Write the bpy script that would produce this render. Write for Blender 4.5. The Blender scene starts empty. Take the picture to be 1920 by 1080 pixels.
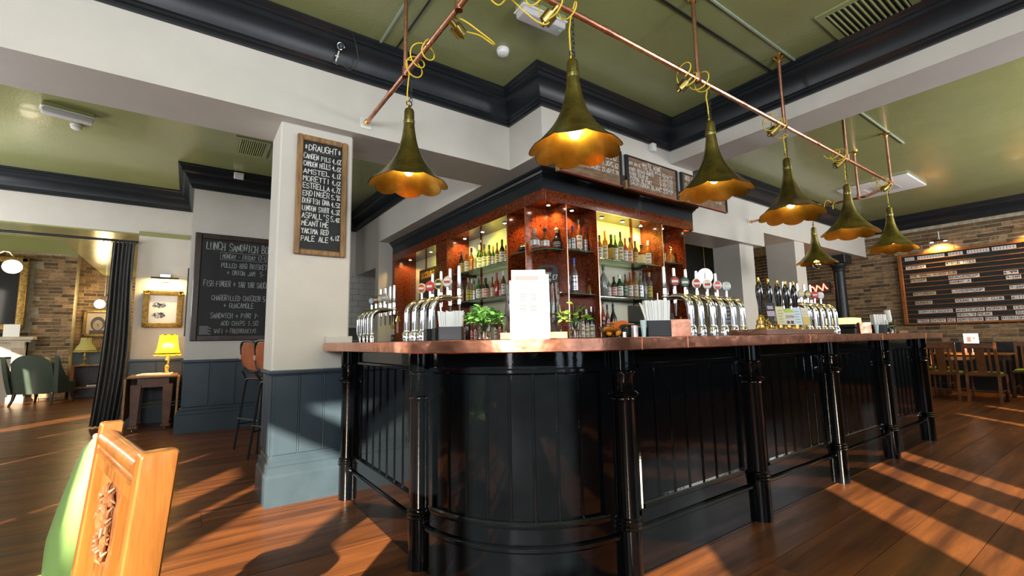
import bpy, bmesh, math, random
from mathutils import Vector, Matrix
PI = math.pi
rnd = random.Random(7)
SC = bpy.context.scene
COL = SC.collection

# ---------------------------------------------------------------- camera
FPX, YAW, PITCH, ROLL, CZ = 856.7, 54.773, 6.597, -1.033, 1.0923
def cam_axes():
    y, p, r = map(math.radians, (YAW, PITCH, ROLL))
    F = Vector((math.cos(y)*math.cos(p), math.sin(y)*math.cos(p), math.sin(p)))
    Rt = Vector((math.sin(y), -math.cos(y), 0)); U = Rt.cross(F)
    return math.cos(r)*Rt+math.sin(r)*U, -math.sin(r)*Rt+math.cos(r)*U, F
RT, UP, FW = cam_axes()
CAM = Vector((0, 0, CZ))
cd = bpy.data.cameras.new('camera'); co = bpy.data.objects.new('camera', cd); COL.objects.link(co)
cd.sensor_width = 36; cd.lens = FPX/1920*36; cd.clip_start = 0.03; cd.clip_end = 200
Mx = Matrix((RT, UP, -FW)).transposed().to_4x4(); Mx.translation = CAM
co.matrix_world = Mx
SC.camera = co

def at(px, py, ax, v):
    """survey helper: the point of the room on plane x|y|z = v that was measured at (px, py)"""
    d = RT*((px-960)/FPX) - UP*((py-540)/FPX) + FW
    i = 'xyz'.index(ax); return CAM + d*((v-CAM[i])/d[i])

# ---------------------------------------------------------------- world, sun, added daylight fill along the window walls
SC.view_settings.view_transform = 'Standard'; SC.view_settings.look = 'None'
SC.view_settings.gamma = 1; SC.view_settings.use_curve_mapping = False
SC.view_settings.exposure = 0.78
w = bpy.data.worlds.new('world'); SC.world = w; w.use_nodes = True
w.node_tree.nodes['Background'].inputs[0].default_value = (0.72, 0.86, 1.0, 1)
w.node_tree.nodes['Background'].inputs[1].default_value = 1.6
SC.cycles.max_bounces = 8; SC.cycles.diffuse_bounces = 4; SC.cycles.glossy_bounces = 4
SC.cycles.transmission_bounces = 6; SC.cycles.transparent_max_bounces = 8
SC.cycles.caustics_reflective = False; SC.cycles.caustics_refractive = False
SC.cycles.sample_clamp_indirect = 6; SC.cycles.use_denoising = True

def lamp(name, kind, loc, energy, color=(1, 1, 1), rot=None, direction=None, **kw):
    l = bpy.data.lights.new(name, kind); l.energy = energy; l.color = color
    for k, v in kw.items(): setattr(l, k, v)
    o = bpy.data.objects.new(name, l); COL.objects.link(o); o.location = loc
    if direction is not None: o.rotation_euler = Vector(direction).to_track_quat('-Z', 'Y').to_euler()
    return o
SUN_AZ, SUN_EL = math.radians(50), math.radians(20)
SUN_DIR = (math.cos(SUN_AZ)*math.cos(SUN_EL), math.sin(SUN_AZ)*math.cos(SUN_EL), -math.sin(SUN_EL))
lamp('sun', 'SUN', (0, 0, 8), 15.5, (1, 0.86, 0.66), direction=SUN_DIR, angle=0.011)
DAY = (0.97, 0.97, 1.0)
for _x, _w, _e in ((-3.0, .7, 34), (-2.05, .7, 34), (-1.1, .6, 26), (.85, .45, 18), (2.0, .7, 26), (5.3, .5, 24), (7.4, 1.2, 75), (9.6, 1.2, 75)):
    lamp('window_daylight', 'AREA', (_x, -2.12, 2.35), _e*1.55, DAY, direction=(0, 1, 0.8), shape='RECTANGLE', size=_w, size_y=1.7)  # added area lamps stand in for skylight, tilted up to lift the ceiling
for _y, _w, _e in ((-1.7, .8, 32), (-.3, .6, 12), (1.3, .6, 10), (3.95, .9, 40), (7.3, 1.0, 44)):
    lamp('window_daylight', 'AREA', (-3.52, _y, 2.3), _e*1.6, DAY, direction=(1, 0, 0.8), shape='RECTANGLE', size=_w, size_y=1.7)
lamp('window_daylight', 'AREA', (-3.52, -1.72, 1.15), 9, DAY, direction=(1, 0.1, 0), shape='RECTANGLE', size=.4, size_y=1.5)  # added lamp, no opening behind it; gives the rounded panel a bright streak
lamp('window_daylight', 'AREA', (-4.6, 11.3, 1.7), 60, (1, 0.93, 0.8), direction=(1, 0.25, -0.05), shape='RECTANGLE', size=3.4, size_y=2.0)

# ---------------------------------------------------------------- materials
MATS = {}
def mat(name, col, rough=0.5, metal=0.0, noise=0, nscale=8, bump=0, bscale=40, coat=0, emit=None, estr=0, trans=0, ior=1.45,
        alpha=1, spec=0.5, vary=0, stretch=None, col2=None, rvar=0, detail=4):
    """plain procedural principled: noise-mixed colour, optional bump, per-object variation"""
    if name in MATS: return MATS[name]
    m = bpy.data.materials.new(name); m.use_nodes = True; MATS[name] = m
    nt = m.node_tree; b = nt.nodes['Principled BSDF']; N = nt.nodes.new; L = nt.links.new
    c = tuple(col)+(1,)
    b.inputs['Base Color'].default_value = c; b.inputs['Roughness'].default_value = rough; b.inputs['Metallic'].default_value = metal
    b.inputs['Specular IOR Level'].default_value = spec; b.inputs['IOR'].default_value = ior
    b.inputs['Coat Weight'].default_value = coat; b.inputs['Coat Roughness'].default_value = 0.06
    b.inputs['Transmission Weight'].default_value = trans; b.inputs['Alpha'].default_value = alpha
    if emit: b.inputs['Emission Color'].default_value = tuple(emit)+(1,); b.inputs['Emission Strength'].default_value = estr
    if noise or bump or vary or rvar:
        tc = N('ShaderNodeTexCoord'); mp = N('ShaderNodeMapping'); L(tc.outputs['Object'], mp.inputs[0])
        if stretch: mp.inputs['Scale'].default_value = stretch
        oi = N('ShaderNodeObjectInfo')
        if vary:
            ad = N('ShaderNodeVectorMath'); ad.operation = 'ADD'; ml = N('ShaderNodeMath'); ml.operation = 'MULTIPLY'; ml.inputs[1].default_value = 37
            L(oi.outputs['Random'], ml.inputs[0]); L(mp.outputs[0], ad.inputs[0]); L(ml.outputs[0], ad.inputs[1]); vec = ad.outputs[0]
        else: vec = mp.outputs[0]
    if noise or vary:
        nz = N('ShaderNodeTexNoise'); nz.inputs['Scale'].default_value = nscale; nz.inputs['Detail'].default_value = detail; nz.inputs['Roughness'].default_value = 0.65
        L(vec, nz.inputs['Vector'])
        mx = N('ShaderNodeMix'); mx.data_type = 'RGBA'
        c2 = tuple(col2) if col2 else tuple(x*(1-noise) for x in col)
        mx.inputs['A'].default_value = c; mx.inputs['B'].default_value = c2+(1,)
        rp = N('ShaderNodeMapRange'); rp.inputs[1].default_value = 0.35; rp.inputs[2].default_value = 0.65
        L(nz.outputs['Fac'], rp.inputs[0]); L(rp.outputs[0], mx.inputs['Factor'])
        out = mx.outputs['Result']
        if vary:
            hs = N('ShaderNodeHueSaturation'); mr = N('ShaderNodeMapRange'); mr.inputs[3].default_value = 1-vary; mr.inputs[4].default_value = 1+vary*0.7
            L(oi.outputs['Random'], mr.inputs[0]); L(mr.outputs[0], hs.inputs['Value']); L(out, hs.inputs['Color']); out = hs.outputs[0]
        L(out, b.inputs['Base Color'])
        if rvar:
            r2 = N('ShaderNodeMapRange'); r2.inputs[3].default_value = max(0.02, rough-rvar); r2.inputs[4].default_value = min(1, rough+rvar)
            L(nz.outputs['Fac'], r2.inputs[0]); L(r2.outputs[0], b.inputs['Roughness'])
    if bump:
        bz = N('ShaderNodeTexNoise'); bz.inputs['Scale'].default_value = bscale; bz.inputs['Detail'].default_value = 3
        L(vec, bz.inputs['Vector'])
        bp = N('ShaderNodeBump'); bp.inputs['Strength'].default_value = bump; bp.inputs['Distance'].default_value = 0.01
        L(bz.outputs['Fac'], bp.inputs['Height']); L(bp.outputs[0], b.inputs['Normal'])
    return m

CREAM = mat('cream_paint', (0.62, 0.59, 0.53), 0.55, noise=0.06, nscale=3, bump=0.05, bscale=180)
OLIVE = mat('olive_gloss_ceiling', (0.30, 0.32, 0.13), 0.2, noise=0.1, nscale=1.4, bump=0.22, bscale=48, coat=0.2)
NAVY = mat('blue_black_moulding', (0.010, 0.014, 0.018), 0.34, noise=0.2, nscale=10)
GLOSS = mat('black_gloss_paint', (0.0018, 0.0026, 0.0035), 0.08, spec=.5, bump=0.05, bscale=22, noise=0.3, nscale=6, rvar=0.03)
SLATE = mat('slate_blue_paint', (0.038, 0.060, 0.080), 0.36, noise=0.25, nscale=2.5, bump=0.05, bscale=120)
COPPER = mat('copper_sheet', (0.82, 0.36, 0.23), 0.22, metal=1, noise=0.4, nscale=3.5, bump=0.6, bscale=7, rvar=0.1)
COPPERP = mat('copper_pipe', (0.80, 0.40, 0.27), 0.30, metal=1, noise=0.35, nscale=14, rvar=0.1)
MOTTLE = mat('mottled_copper_laminate', (0.27, 0.055, 0.012), 0.18, metal=0.2, noise=1, nscale=40, col2=(0.045, 0.009, 0.005), coat=0.3, detail=8)
BRASS = mat('aged_brass', (0.42, 0.33, 0.10), 0.33, metal=1, noise=1, nscale=9, col2=(0.16, 0.14, 0.05), bump=0.08, bscale=30, rvar=0.12)
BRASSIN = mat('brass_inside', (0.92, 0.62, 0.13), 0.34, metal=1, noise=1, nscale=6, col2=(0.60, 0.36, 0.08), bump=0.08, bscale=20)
BRASSP = mat('polished_brass', (0.85, 0.62, 0.22), 0.2, metal=1)
CHROME = mat('chrome', (0.86, 0.87, 0.88), 0.07, metal=1)
STEEL = mat('brushed_steel', (0.6, 0.6, 0.6), 0.3, metal=1)
IRON = mat('black_iron', (0.02, 0.023, 0.026), 0.4, metal=0.3)
BLACK = mat('black_plastic', (0.012, 0.014, 0.017), 0.4)
WHITE = mat('white_plastic', (0.75, 0.75, 0.73), 0.4)
PAPER = mat('white_paper', (0.82, 0.82, 0.80), 0.6)
CHALKB = mat('chalkboard_black', (0.012, 0.015, 0.015), 0.6, noise=0.5, nscale=5)
CHALK = mat('chalk_white', (0.8, 0.8, 0.76), 0.8)
CHALKD = mat('chalk_faint', (0.34, 0.36, 0.36), 0.8)
OAK = mat('honey_oak', (0.25, 0.092, 0.018), 0.34, noise=0.45, nscale=5, stretch=(6, 6, 0.7), coat=0.35, bump=0.05, bscale=40)
OAKD = mat('brown_oak', (0.15, 0.055, 0.018), 0.35, noise=0.5, nscale=6, coat=0.2)
PINE = mat('rough_pine', (0.36, 0.20, 0.08), 0.55, noise=0.5, nscale=7, stretch=(5, 5, 0.8))
DARKW = mat('dark_wood', (0.045, 0.02, 0.011), 0.35, noise=0.5, nscale=6, coat=0.2)
GILT = mat('gilt', (0.36, 0.225, 0.065), 0.4, metal=0.85, noise=0.6, nscale=22, bump=0.6, bscale=60)
CORD = mat('yellow_flex', (0.80, 0.55, 0.04), 0.6)
GLASS = mat('clear_glass', (0.95, 0.97, 0.96), 0.03, trans=1, ior=1.45)
SHELFG = mat('green_shelf_glass', (0.45, 0.75, 0.60), 0.05, trans=0.85, ior=1.45)
BULB = mat('lit_bulb', (1, 0.9, 0.7), 0.4, emit=(1, 0.66, 0.22), estr=18)
LED = mat('lit_spot', (1, 1, 1), 0.4, emit=(0.95, 1, 0.85), estr=25)
LIME = mat('lime_leather', (0.30, 0.47, 0.15), 0.42, noise=0.08, nscale=6)
TAN = mat('tan_leather', (0.42, 0.115, 0.035), 0.4, noise=0.35, nscale=9)
WALLD = mat('dark_slate_wall', (0.055, 0.06, 0.062), 0.6, noise=0.2, nscale=3)
MORTAR = mat('mortar', (0.44, 0.39, 0.28), 0.9, noise=0.4, nscale=12)
BRICK = mat('stock_brick', (0.33, 0.21, 0.10), 0.85, noise=1, nscale=3, col2=(0.13, 0.07, 0.04), vary=0.7, bump=0.4, bscale=90)
TILE = mat('white_tile', (0.62, 0.62, 0.58), 0.2)
GROUT = mat('grout', (0.12, 0.12, 0.115), 0.9)
def floor_mat():
    m = mat('floor_board_wood', (0.19, 0.064, 0.018), 0.3, noise=1, nscale=2.6, col2=(0.055, 0.019, 0.008), vary=0.13, stretch=(1, 4.5, 4.5), bump=0.06, bscale=60, spec=.2, rvar=0.1, detail=6)
    return m
FLOORM = floor_mat()
def solid(name, col, rough=0.4, **k): return mat(name, col, rough, **k)

# ---------------------------------------------------------------- mesh helpers
class MB:
    def __init__(s): s.v = []; s.f = []
    def add(s, vs, fs, M=None):
        n = len(s.v); s.v += [tuple(M @ Vector(v)) if M else tuple(v) for v in vs]; s.f += [tuple(i+n for i in f) for f in fs]; return s
    def box(s, x0, y0, z0, x1, y1, z1, M=None, b=0):
        if b <= 0:
            v = [(x, y, z) for x in (x0, x1) for y in (y0, y1) for z in (z0, z1)]
            return s.add(v, [(0, 1, 3, 2), (4, 6, 7, 5), (0, 4, 5, 1), (2, 3, 7, 6), (0, 2, 6, 4), (1, 5, 7, 3)], M)
        bm = bmesh.new(); bmesh.ops.create_cube(bm, size=1)
        for v in bm.verts: v.co = Vector(((x0+x1)/2+v.co.x*(x1-x0), (y0+y1)/2+v.co.y*(y1-y0), (z0+z1)/2+v.co.z*(z1-z0)))
        bmesh.ops.bevel(bm, geom=bm.edges[:], offset=b, segments=1 if b < .0125 else 3, profile=0.6, affect='EDGES')
        return s.bm(bm, M)
    def bm(s, bm, M=None):
        bm.verts.index_update(); s.add([v.co[:] for v in bm.verts], [[v.index for v in f.verts] for f in bm.faces], M); bm.free(); return s
    def lathe(s, prof, seg=16, M=None, c=(0, 0, 0), caps=True, sx=1, sy=1):
        vs = []; fs = []; n = len(prof)
        for r, z in prof:
            for k in range(seg):
                a = 2*PI*k/seg; vs.append((c[0]+r*math.cos(a)*sx, c[1]+r*math.sin(a)*sy, c[2]+z))
        for i in range(n-1):
            for k in range(seg): k2 = (k+1) % seg; fs.append((i*seg+k, i*seg+k2, (i+1)*seg+k2, (i+1)*seg+k))
        if caps:
            if prof[0][0] > 1e-4: fs.append(tuple(range(seg))[::-1])
            if prof[-1][0] > 1e-4: fs.append(tuple((n-1)*seg+k for k in range(seg)))
        return s.add(vs, fs, M)
    def cyl(s, p0, p1, r0, r1=None, seg=12):
        p0, p1 = Vector(p0), Vector(p1); d = p1-p0
        M = Matrix.Translation(p0) @ d.to_track_quat('Z', 'Y').to_matrix().to_4x4()
        return s.lathe([(r0, 0), (r1 if r1 is not None else r0, d.length)], seg, M)
    def tube(s, pts, r, seg=8, closed=False):
        pts = [Vector(p) for p in pts]; n = len(pts); vs = []; fs = []; up = None
        for i, p in enumerate(pts):
            a = pts[(i-1) % n] if (closed or i > 0) else p; b = pts[(i+1) % n] if (closed or i < n-1) else p
            t = (b-a).normalized()
            if up is None: up = t.orthogonal().normalized()
            up = (up - t*up.dot(t)); up = up.normalized() if up.length > 1e-6 else t.orthogonal().normalized()
            bn = t.cross(up); rr = r[i] if isinstance(r, (list, tuple)) else r
            for k in range(seg): q = 2*PI*k/seg; vs.append(p+up*math.cos(q)*rr+bn*math.sin(q)*rr)
        for i in range(n if closed else n-1):
            j = (i+1) % n
            for k in range(seg): k2 = (k+1) % seg; fs.append((i*seg+k, i*seg+k2, j*seg+k2, j*seg+k))
        if not closed: fs += [tuple(range(seg))[::-1], tuple((n-1)*seg+k for k in range(seg))]
        return s.add(vs, fs)
    def prism(s, poly, z0, z1, M=None):
        n = len(poly); vs = [(x, y, z0) for x, y in poly]+[(x, y, z1) for x, y in poly]
        fs = [tuple(range(n))[::-1], tuple(range(n, 2*n))]+[(i, (i+1) % n, n+(i+1) % n, n+i) for i in range(n)]
        return s.add(vs, fs, M)
    def sweep(s, path, prof, closed=False, caps=True):
        """profile (out, z) swept along an xy path; out is to the right of the travel direction; mitred corners"""
        n = len(path); m = len(prof); vs = []; fs = []
        P = [Vector((p[0], p[1])) for p in path]
        for i in range(n):
            ds = []
            if closed or i > 0: ds.append((P[i]-P[i-1]).normalized())
            if closed or i < n-1: ds.append((P[(i+1) % n]-P[i]).normalized())
            ns = [Vector((d.y, -d.x)) for d in ds]
            nn = (ns[0]+ns[-1]); nn = nn.normalized() if nn.length > 1e-6 else ns[0]
            k = 1/max(0.25, nn.dot(ns[0]))
            for o, z in prof: vs.append((P[i].x+nn.x*o*k, P[i].y+nn.y*o*k, z))
        for i in range(n if closed else n-1):
            j = (i+1) % n
            for a in range(m-1): fs.append((i*m+a, i*m+a+1, j*m+a+1, j*m+a))
        if caps and not closed: fs += [tuple(range(m))[::-1], tuple((n-1)*m+a for a in range(m))]
        return s.add(vs, fs)
    def ball(s, c, r, seg=12, rings=8, sz=1.0):
        return s.lathe([(max(1e-5, r*math.sin(PI*i/rings)), -r*sz*math.cos(PI*i/rings)) for i in range(rings+1)], seg, c=c, caps=False)
    def build(s, name, m, parent=None, smooth=0.6, kind=None, origin=True):
        me = bpy.data.meshes.new(name); me.from_pydata(s.v, [], s.f); me.update()
        bm = bmesh.new(); bm.from_mesh(me); bmesh.ops.recalc_face_normals(bm, faces=bm.faces[:]); bm.to_mesh(me); bm.free()
        if smooth:
            me.polygons.foreach_set('use_smooth', [True]*len(me.polygons)); me.set_sharp_from_angle(angle=smooth)
        if isinstance(m, (list, tuple)):
            for q in m: me.materials.append(q)
        else: me.materials.append(m)
        o = bpy.data.objects.new(name, me); COL.objects.link(o)
        if parent: o.parent = parent
        if kind: o['kind'] = kind
        return o
def tag(o, label, cat, group=None):
    o['label'] = label; o['category'] = cat
    if group: o['group'] = group
    return o
def thing(name, label, cat, loc=(0, 0, 0), rz=0, group=None):
    o = bpy.data.objects.new(name, None); COL.objects.link(o); o.location = loc; o.rotation_euler = (0, 0, rz); o.empty_display_size = 0.1
    return tag(o, label, cat, group)
def struct(name, mb, m, parent=None, **k):
    o = mb.build(name, m, parent, **k); o['kind'] = 'structure'; return o
def copy_tree(o, parent=None):
    c = o.copy(); COL.objects.link(c)
    if parent: c.parent = parent
    for ch in list(o.children): copy_tree(ch, c)
    return c
def inst(name, me, loc, parent=None, scale=None, rz=0, rot=None):
    o = bpy.data.objects.new(name, me); COL.objects.link(o); o.location = loc
    if scale: o.scale = scale
    if rot: o.rotation_euler = rot
    elif rz: o.rotation_euler = (0, 0, rz)
    if parent: o.parent = parent
    return o
def bx(*a, **k): return MB().box(*a, **k)

# ---------------------------------------------------------------- hand lettering: single-stroke glyphs on a 4 x 6 grid
G = {'A': '00 26 40|12 32', 'B': '00 06 26 35 34 23 03|23 42 41 20 00'.replace('20 00', '30 00'), 'C': '45 36 16 05 01 10 30 41', 'D': '00 06 26 44 42 20 00', 'E': '46 06 00 40|03 33', 'F': '46 06 00|03 33',
     'G': '45 36 16 05 01 10 30 41 43 23', 'H': '00 06|40 46|03 43', 'I': '20 26', 'J': '46 41 30 10 01', 'K': '00 06|46 03 40', 'L': '06 00 40', 'M': '00 06 23 46 40', 'N': '00 06 40 46',
     'O': '10 01 05 16 36 45 41 30 10', 'P': '00 06 36 45 44 33 03', 'Q': '10 01 05 16 36 45 41 30 10|22 40', 'R': '00 06 36 45 44 33 03|23 40', 'S': '45 36 16 05 04 13 33 42 41 30 10 01', 'T': '20 26|06 46',
     'U': '06 01 10 30 41 46', 'V': '06 20 46', 'W': '06 10 23 30 46', 'X': '00 46|06 40', 'Y': '06 23 46|23 20', 'Z': '06 46 00 40',
     '0': '10 01 05 16 36 45 41 30 10', '1': '15 26 20', '2': '05 16 36 45 44 00 40', '3': '05 16 36 45 44 33 23|33 42 41 30 10 01', '4': '30 36 02 42', '5': '46 06 03 33 42 41 30 00', '6': '36 03 01 10 30 41 42 33 02',
     '7': '06 46 10', '8': '13 04 05 16 36 45 44 33 13 02 01 10 30 41 42 33', '9': '43 14 05 16 36 45 43 30', '.': '10 11', ',': '21 10', '-': '13 33', '+': '03 43|21 25', '*': '21 25|12 34|14 32', '/': '00 46', "'": '26 24', '&': '40 04 16 25 02 10 42',
     '%': '00 46|05 16|30 41', '>': '05 43 01', '£': '45 36 26 15 10|00 40|03 33', ':': '11 12|14 15', '!': '26 22|20 21', '_': '00 40', '"': '16 14|36 34'}
def stroke_mesh(mb, text, x, z, h, w, M, thick=0.1, slant=0.0, jit=0.0, R=None):
    """adds flat strokes of TEXT (local x right, z up) at x, z with glyph height h and advance w"""
    R = R or rnd
    for ch in text:
        g = G.get(ch.upper())
        if g:
            hh = h*(1+jit*R.uniform(-1, 1)); dz = jit*h*0.4*R.uniform(-1, 1)
            for st in g.split('|'):
                P = [Vector((x+int(q[0])/4*w*0.74+slant*int(q[1])/6*h, 0, z+dz+int(q[1])/6*hh)) for q in st.split()]
                for a, b in zip(P, P[1:]):
                    d = (b-a)
                    if d.length < 1e-6: continue
                    e = d.normalized()*thick*h*0.35; n = Vector((-d.z, 0, d.x)).normalized()*thick*h*0.5
                    mb.add([a-e-n, b+e-n, b+e+n, a-e+n], [(0, 1, 2, 3)], M)
        x += w
    return mb
def frame_M(o, xdir, up=(0, 0, 1)):
    """local x along xdir, z up, -y towards the viewer"""
    X = Vector(xdir).normalized(); Z = Vector(up).normalized(); Y = Z.cross(X).normalized(); Z = X.cross(Y)
    M = Matrix((X, Y, Z)).transposed().to_4x4(); M.translation = Vector(o); return M
# ================================================================ SETTING
BACKY, LEFTX, CEIL = -2.2, -3.6, 3.5
floor = struct('floor', bx(-6, BACKY-.2, -.12, 12.2, 15, -.012), DARKW)
ceiling = struct('ceiling', bx(-6, BACKY-.2, CEIL, 12.2, 15, CEIL+.12), OLIVE)

# floor boards run along x; the largest in view are boards of their own, the rest one joined part
R = random.Random(3); boards = []; y = BACKY; bw = 0.285
while y < 14.8:
    x = -5.9 - R.uniform(0, 2.2)
    while x < 12.1:
        L = R.uniform(2.2, 4.2); x0, x1 = max(x, -5.95), min(x+L, 12.15)
        if x1-x0 > 0.1: boards.append((x0, x1, y))
        x += L
    y += bw
def near(b):
    x = min(max(0.5*b[1], b[0]), b[1]); d = math.hypot(x, b[2]); inview = (b[1]*0.58+b[2]*0.82 > 0.6)
    return d if inview else 50+d
boards.sort(key=near)
bm_ = MB().box(0, 0, -.012, 1, bw-.0035, 0).build('floor_board', FLOORM, floor, smooth=None); bme = bm_.data
me0 = bm_; rest = MB()
for i, (x0, x1, y) in enumerate(boards):
    if i < 290:
        o = me0 if i == 0 else inst('floor_board', bme, (0, 0, 0), floor)
        o.location = (x0, y, -R.uniform(0, .0012)); o.scale = (x1-x0-.002, 1, 1)
    else: rest.box(x0, y, -.012, x1-.002, y+bw-.0035, 0)
rest.build('floor_boards_beyond', FLOORM, floor, smooth=None, kind='stuff')

def wall_open(name, axis, c, t, a0, a1, z0, z1, holes, m, frame=None, nwin=[0]):
    """wall slab on plane axis=c (thickness t outwards) with rectangular openings (a_lo, a_hi, z_lo, z_hi)"""
    A = sorted({a0, a1, *[h[0] for h in holes], *[h[1] for h in holes]}); Z = sorted({z0, z1, *[h[2] for h in holes], *[h[3] for h in holes]})
    mb = MB()
    for p, q in zip(A, A[1:]):
        run = None
        for r, s in zip(Z, Z[1:]):
            cx, cz = (p+q)/2, (r+s)/2
            if any(h[0] < cx < h[1] and h[2] < cz < h[3] for h in holes): continue
            if axis == 'y': mb.box(p, c-t, r, q, c, s)
            else: mb.box(c-t, p, r, c, q, s)
    o = struct(name, mb, m, smooth=None)
    for h in holes:
        nwin[0] += 1; fr = MB(); b = .025
        for (p, q, r, s) in ((h[0]-b, h[0], h[2]-b, h[3]+b), (h[1], h[1]+b, h[2]-b, h[3]+b), (h[0], h[1], h[2]-b, h[2]), (h[0], h[1], h[3], h[3]+b)):
            if axis == 'y': fr.box(p, c-t-.01, r, q, c+.02, s)
            else: fr.box(c-t-.01, p, r, c+.02, q, s)
        f = struct('window_%d' % nwin[0], fr, SLATE, smooth=None)
    return o
# street wall behind the photographer and the wall on the left: unseen, openings shaped to drop the sun patches, dark for low reflections
wall_open('wall_front', 'y', BACKY, .06, LEFTX-.06, 12.2, 0, CEIL,
          [(-3.5, -2.55, 1.6, 3.1), (-2.42, -1.72, 1.9, 3.42), (-1.42, -.8, 1.0, 2.3), (.62, 1.08, .7, 1.82), (1.46, 1.8, .7, 2.3), (2.09, 2.42, .7, 2.85), (3.02, 3.1, 1.3, 1.75), (5.2, 5.42, 1.3, 1.9), (6.45, 6.7, 1.2, 1.85), (7.0, 7.8, 2.6, 3.2), (9.2, 10.0, 2.6, 3.2), (8.3, 8.6, 1.2, 1.9)], WALLD)  # two high openings added to go with the right room fill lamps
wall_open('wall_left', 'x', LEFTX, .06, BACKY, 8.72, 0, CEIL,
          [(-2.15, -1.12, 1.8, 2.88), (-2.15, -1.12, 3.08, 3.42), (-.78, -.6, 1.75, 2.4), (-.3, .2, 2.0, 2.3), (1.08, 1.24, 1.4, 2.4), (1.42, 1.58, 1.3, 1.8), (3.85, 4.02, 1.2, 1.8), (5.5, 5.7, 1.2, 1.7), (7.05, 7.75, .8, 1.55)], WALLD)
wall_open('wall_far_left', 'x', -5.0, .2, 8.72, 15, 0, CEIL, [(9.6, 10.0, .8, 2.2), (10.7, 11.9, .8, 2.3), (12.3, 12.6, .8, 2.2)], CREAM)
struct('wall_link', bx(-5.2, 8.72, 0, LEFTX-.0, 8.97, CEIL), CREAM)

# beams
struct('beam_front', bx(-3.6, 3.57, 2.775, 2.52, 4.1, CEIL).box(2.52, 3.056, 2.775, 4.84, 4.1, CEIL), CREAM, smooth=None)
struct('beam_over_back_bar', bx(2.52, 4.1, 2.775, 3.3, 8.72, CEIL), CREAM, smooth=None)
struct('beam_right', bx(4.41, BACKY, 3.07, 4.84, 3.056, CEIL), CREAM, smooth=None)
struct('beam_rear', bx(4.84, 3.57, 2.53, 7.53, 4.1, CEIL).box(7.53, 3.57, 2.76, 12, 4.1, CEIL), CREAM, smooth=None)
CORN = [(0, 3.216), (.03, 3.216), (.03, 3.236), (.045, 3.246), (.045, 3.262), (.058, 3.272), (.066, 3.30), (.085, 3.345), (.115, 3.385), (.145, 3.408), (.15, 3.41), (.15, 3.438), (.165, 3.446), (.165, 3.462), (.18, 3.474), (.19, 3.48), (.19, CEIL)]
struct('trim_1', MB().sweep([(-3.6, 3.57), (2.52, 3.57), (2.52, 3.056), (4.41, 3.056), (4.41, BACKY)], CORN), NAVY)
struct('trim_2', MB().sweep([(4.84, BACKY), (4.84, 3.57), (12, 3.57), (12, BACKY)], CORN), NAVY)
struct('trim_3', MB().sweep([(-3.6, 8.72), (-.04, 8.72), (-.04, 7.35), (1.45, 7.35), (1.45, 8.72), (2.52, 8.72), (2.52, 4.1), (-3.6, 4.1)], CORN), NAVY)

# pillar under the front beam, cream above and panelled slate blue below
pil = struct('pillar_front', bx(.487, 3.66, .9, 1.02, 4.08, 2.775, b=.012), CREAM)
PIN = [(0, 0), (.062, 0), (.062, .19), (.05, .205), (.05, .255), (.035, .262), (.035, .285), (.026, .292), (.026, .305), (.012, .318), (0, .325)]
struct('plinth_blue', MB().sweep([(.53, 4.1), (.53, 3.655), (1.02, 3.655)], PIN), SLATE, pil)
dd = struct('dado_core', bx(.497, 3.64, .3, 1.02, 4.06, .895), SLATE, pil, smooth=None)
struct('dado_rail', MB().sweep([(.497, 4.06), (.497, 3.64), (1.02, 3.64)], [(0, .878), (.012, .878), (.018, .888), (.03, .892), (.03, .908), (.0, .914)]), SLATE, pil)
for a, b in ((.512, .668), (.68, .838), (.85, 1.012)):
    struct('dado_board', bx(a, 3.632, .33, b, 3.641, .876, b=.003), SLATE, pil)
for a in (.6735, .8435): struct('dado_bead', MB().cyl((a, 3.637, .33), (a, 3.637, .876), .0045, seg=8), SLATE, pil)
for a in (3.645, 3.79, 3.94): struct('dado_board', bx(.489, a, .33, .498, a+.13, .876, b=.003), SLATE, pil)

# back-left room walls
WL = struct('wall_left_rear', bx(-.69, 8.72, 0, -.04, 8.95, CEIL).box(LEFTX, 8.72, 2.8, -.69, 8.95, CEIL), CREAM, smooth=None)
WR = struct('wall_chimney', bx(-.04, 7.35, 0, 1.45, 8.95, CEIL), CREAM, smooth=None)
struct('wall_rear', bx(1.45, 8.72, 0, 3.6, 8.95, CEIL), CREAM, smooth=None)
struct('pier_rear', bx(2.52, 7.40, 0, 2.78, 7.56, 2.775).box(2.52, 7.56, 2.36, 2.9, 8.72, 2.775), CREAM, smooth=None)
tw = struct('wall_tiled', bx(1.9, 8.705, .9, 3.0, 8.72, 2.40), GROUT, smooth=None)
tme = bx(0, 0, 0, .222, .012, .106, b=.003).build('tile', TILE, tw); tme.location = (1.905, 8.693, .905)
for r in range(14):
    for k in range(5):
        x = 1.905+k*.227-(.113 if r % 2 else 0)
        if (r, k) != (0, 0) and x > 1.8: inst('tile', tme.data, (x, 8.693, .905+r*.1105), tw)
def dado(par, x0, x1, yw, rz=0, bwid=.31, n=None):
    """slate dado on a wall facing -y: core, wide boards, rail and plinth"""
    struct('dado_core', bx(x0, yw-.02, 0, x1, yw, .9), SLATE, par, smooth=None)
    n = n or max(1, round((x1-x0)/bwid)); s = (x1-x0)/n
    for k in range(n): struct('dado_board', bx(x0+k*s+.012, yw-.032, .32, x0+(k+1)*s-.012, yw-.02, .875, b=.003), SLATE, par)
    struct('dado_rail', bx(x0-.03, yw-.06, .885, x1, yw, .92, b=.006), SLATE, par)
    struct('plinth_blue', MB().sweep([(x0, yw), (x0, yw-.02), (x1, yw-.02)], [(0, 0), (.06, 0), (.06, .22), (.045, .24), (.045, .27), (.02, .285), (.02, .31), (0, .315)]), SLATE, par)
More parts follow.
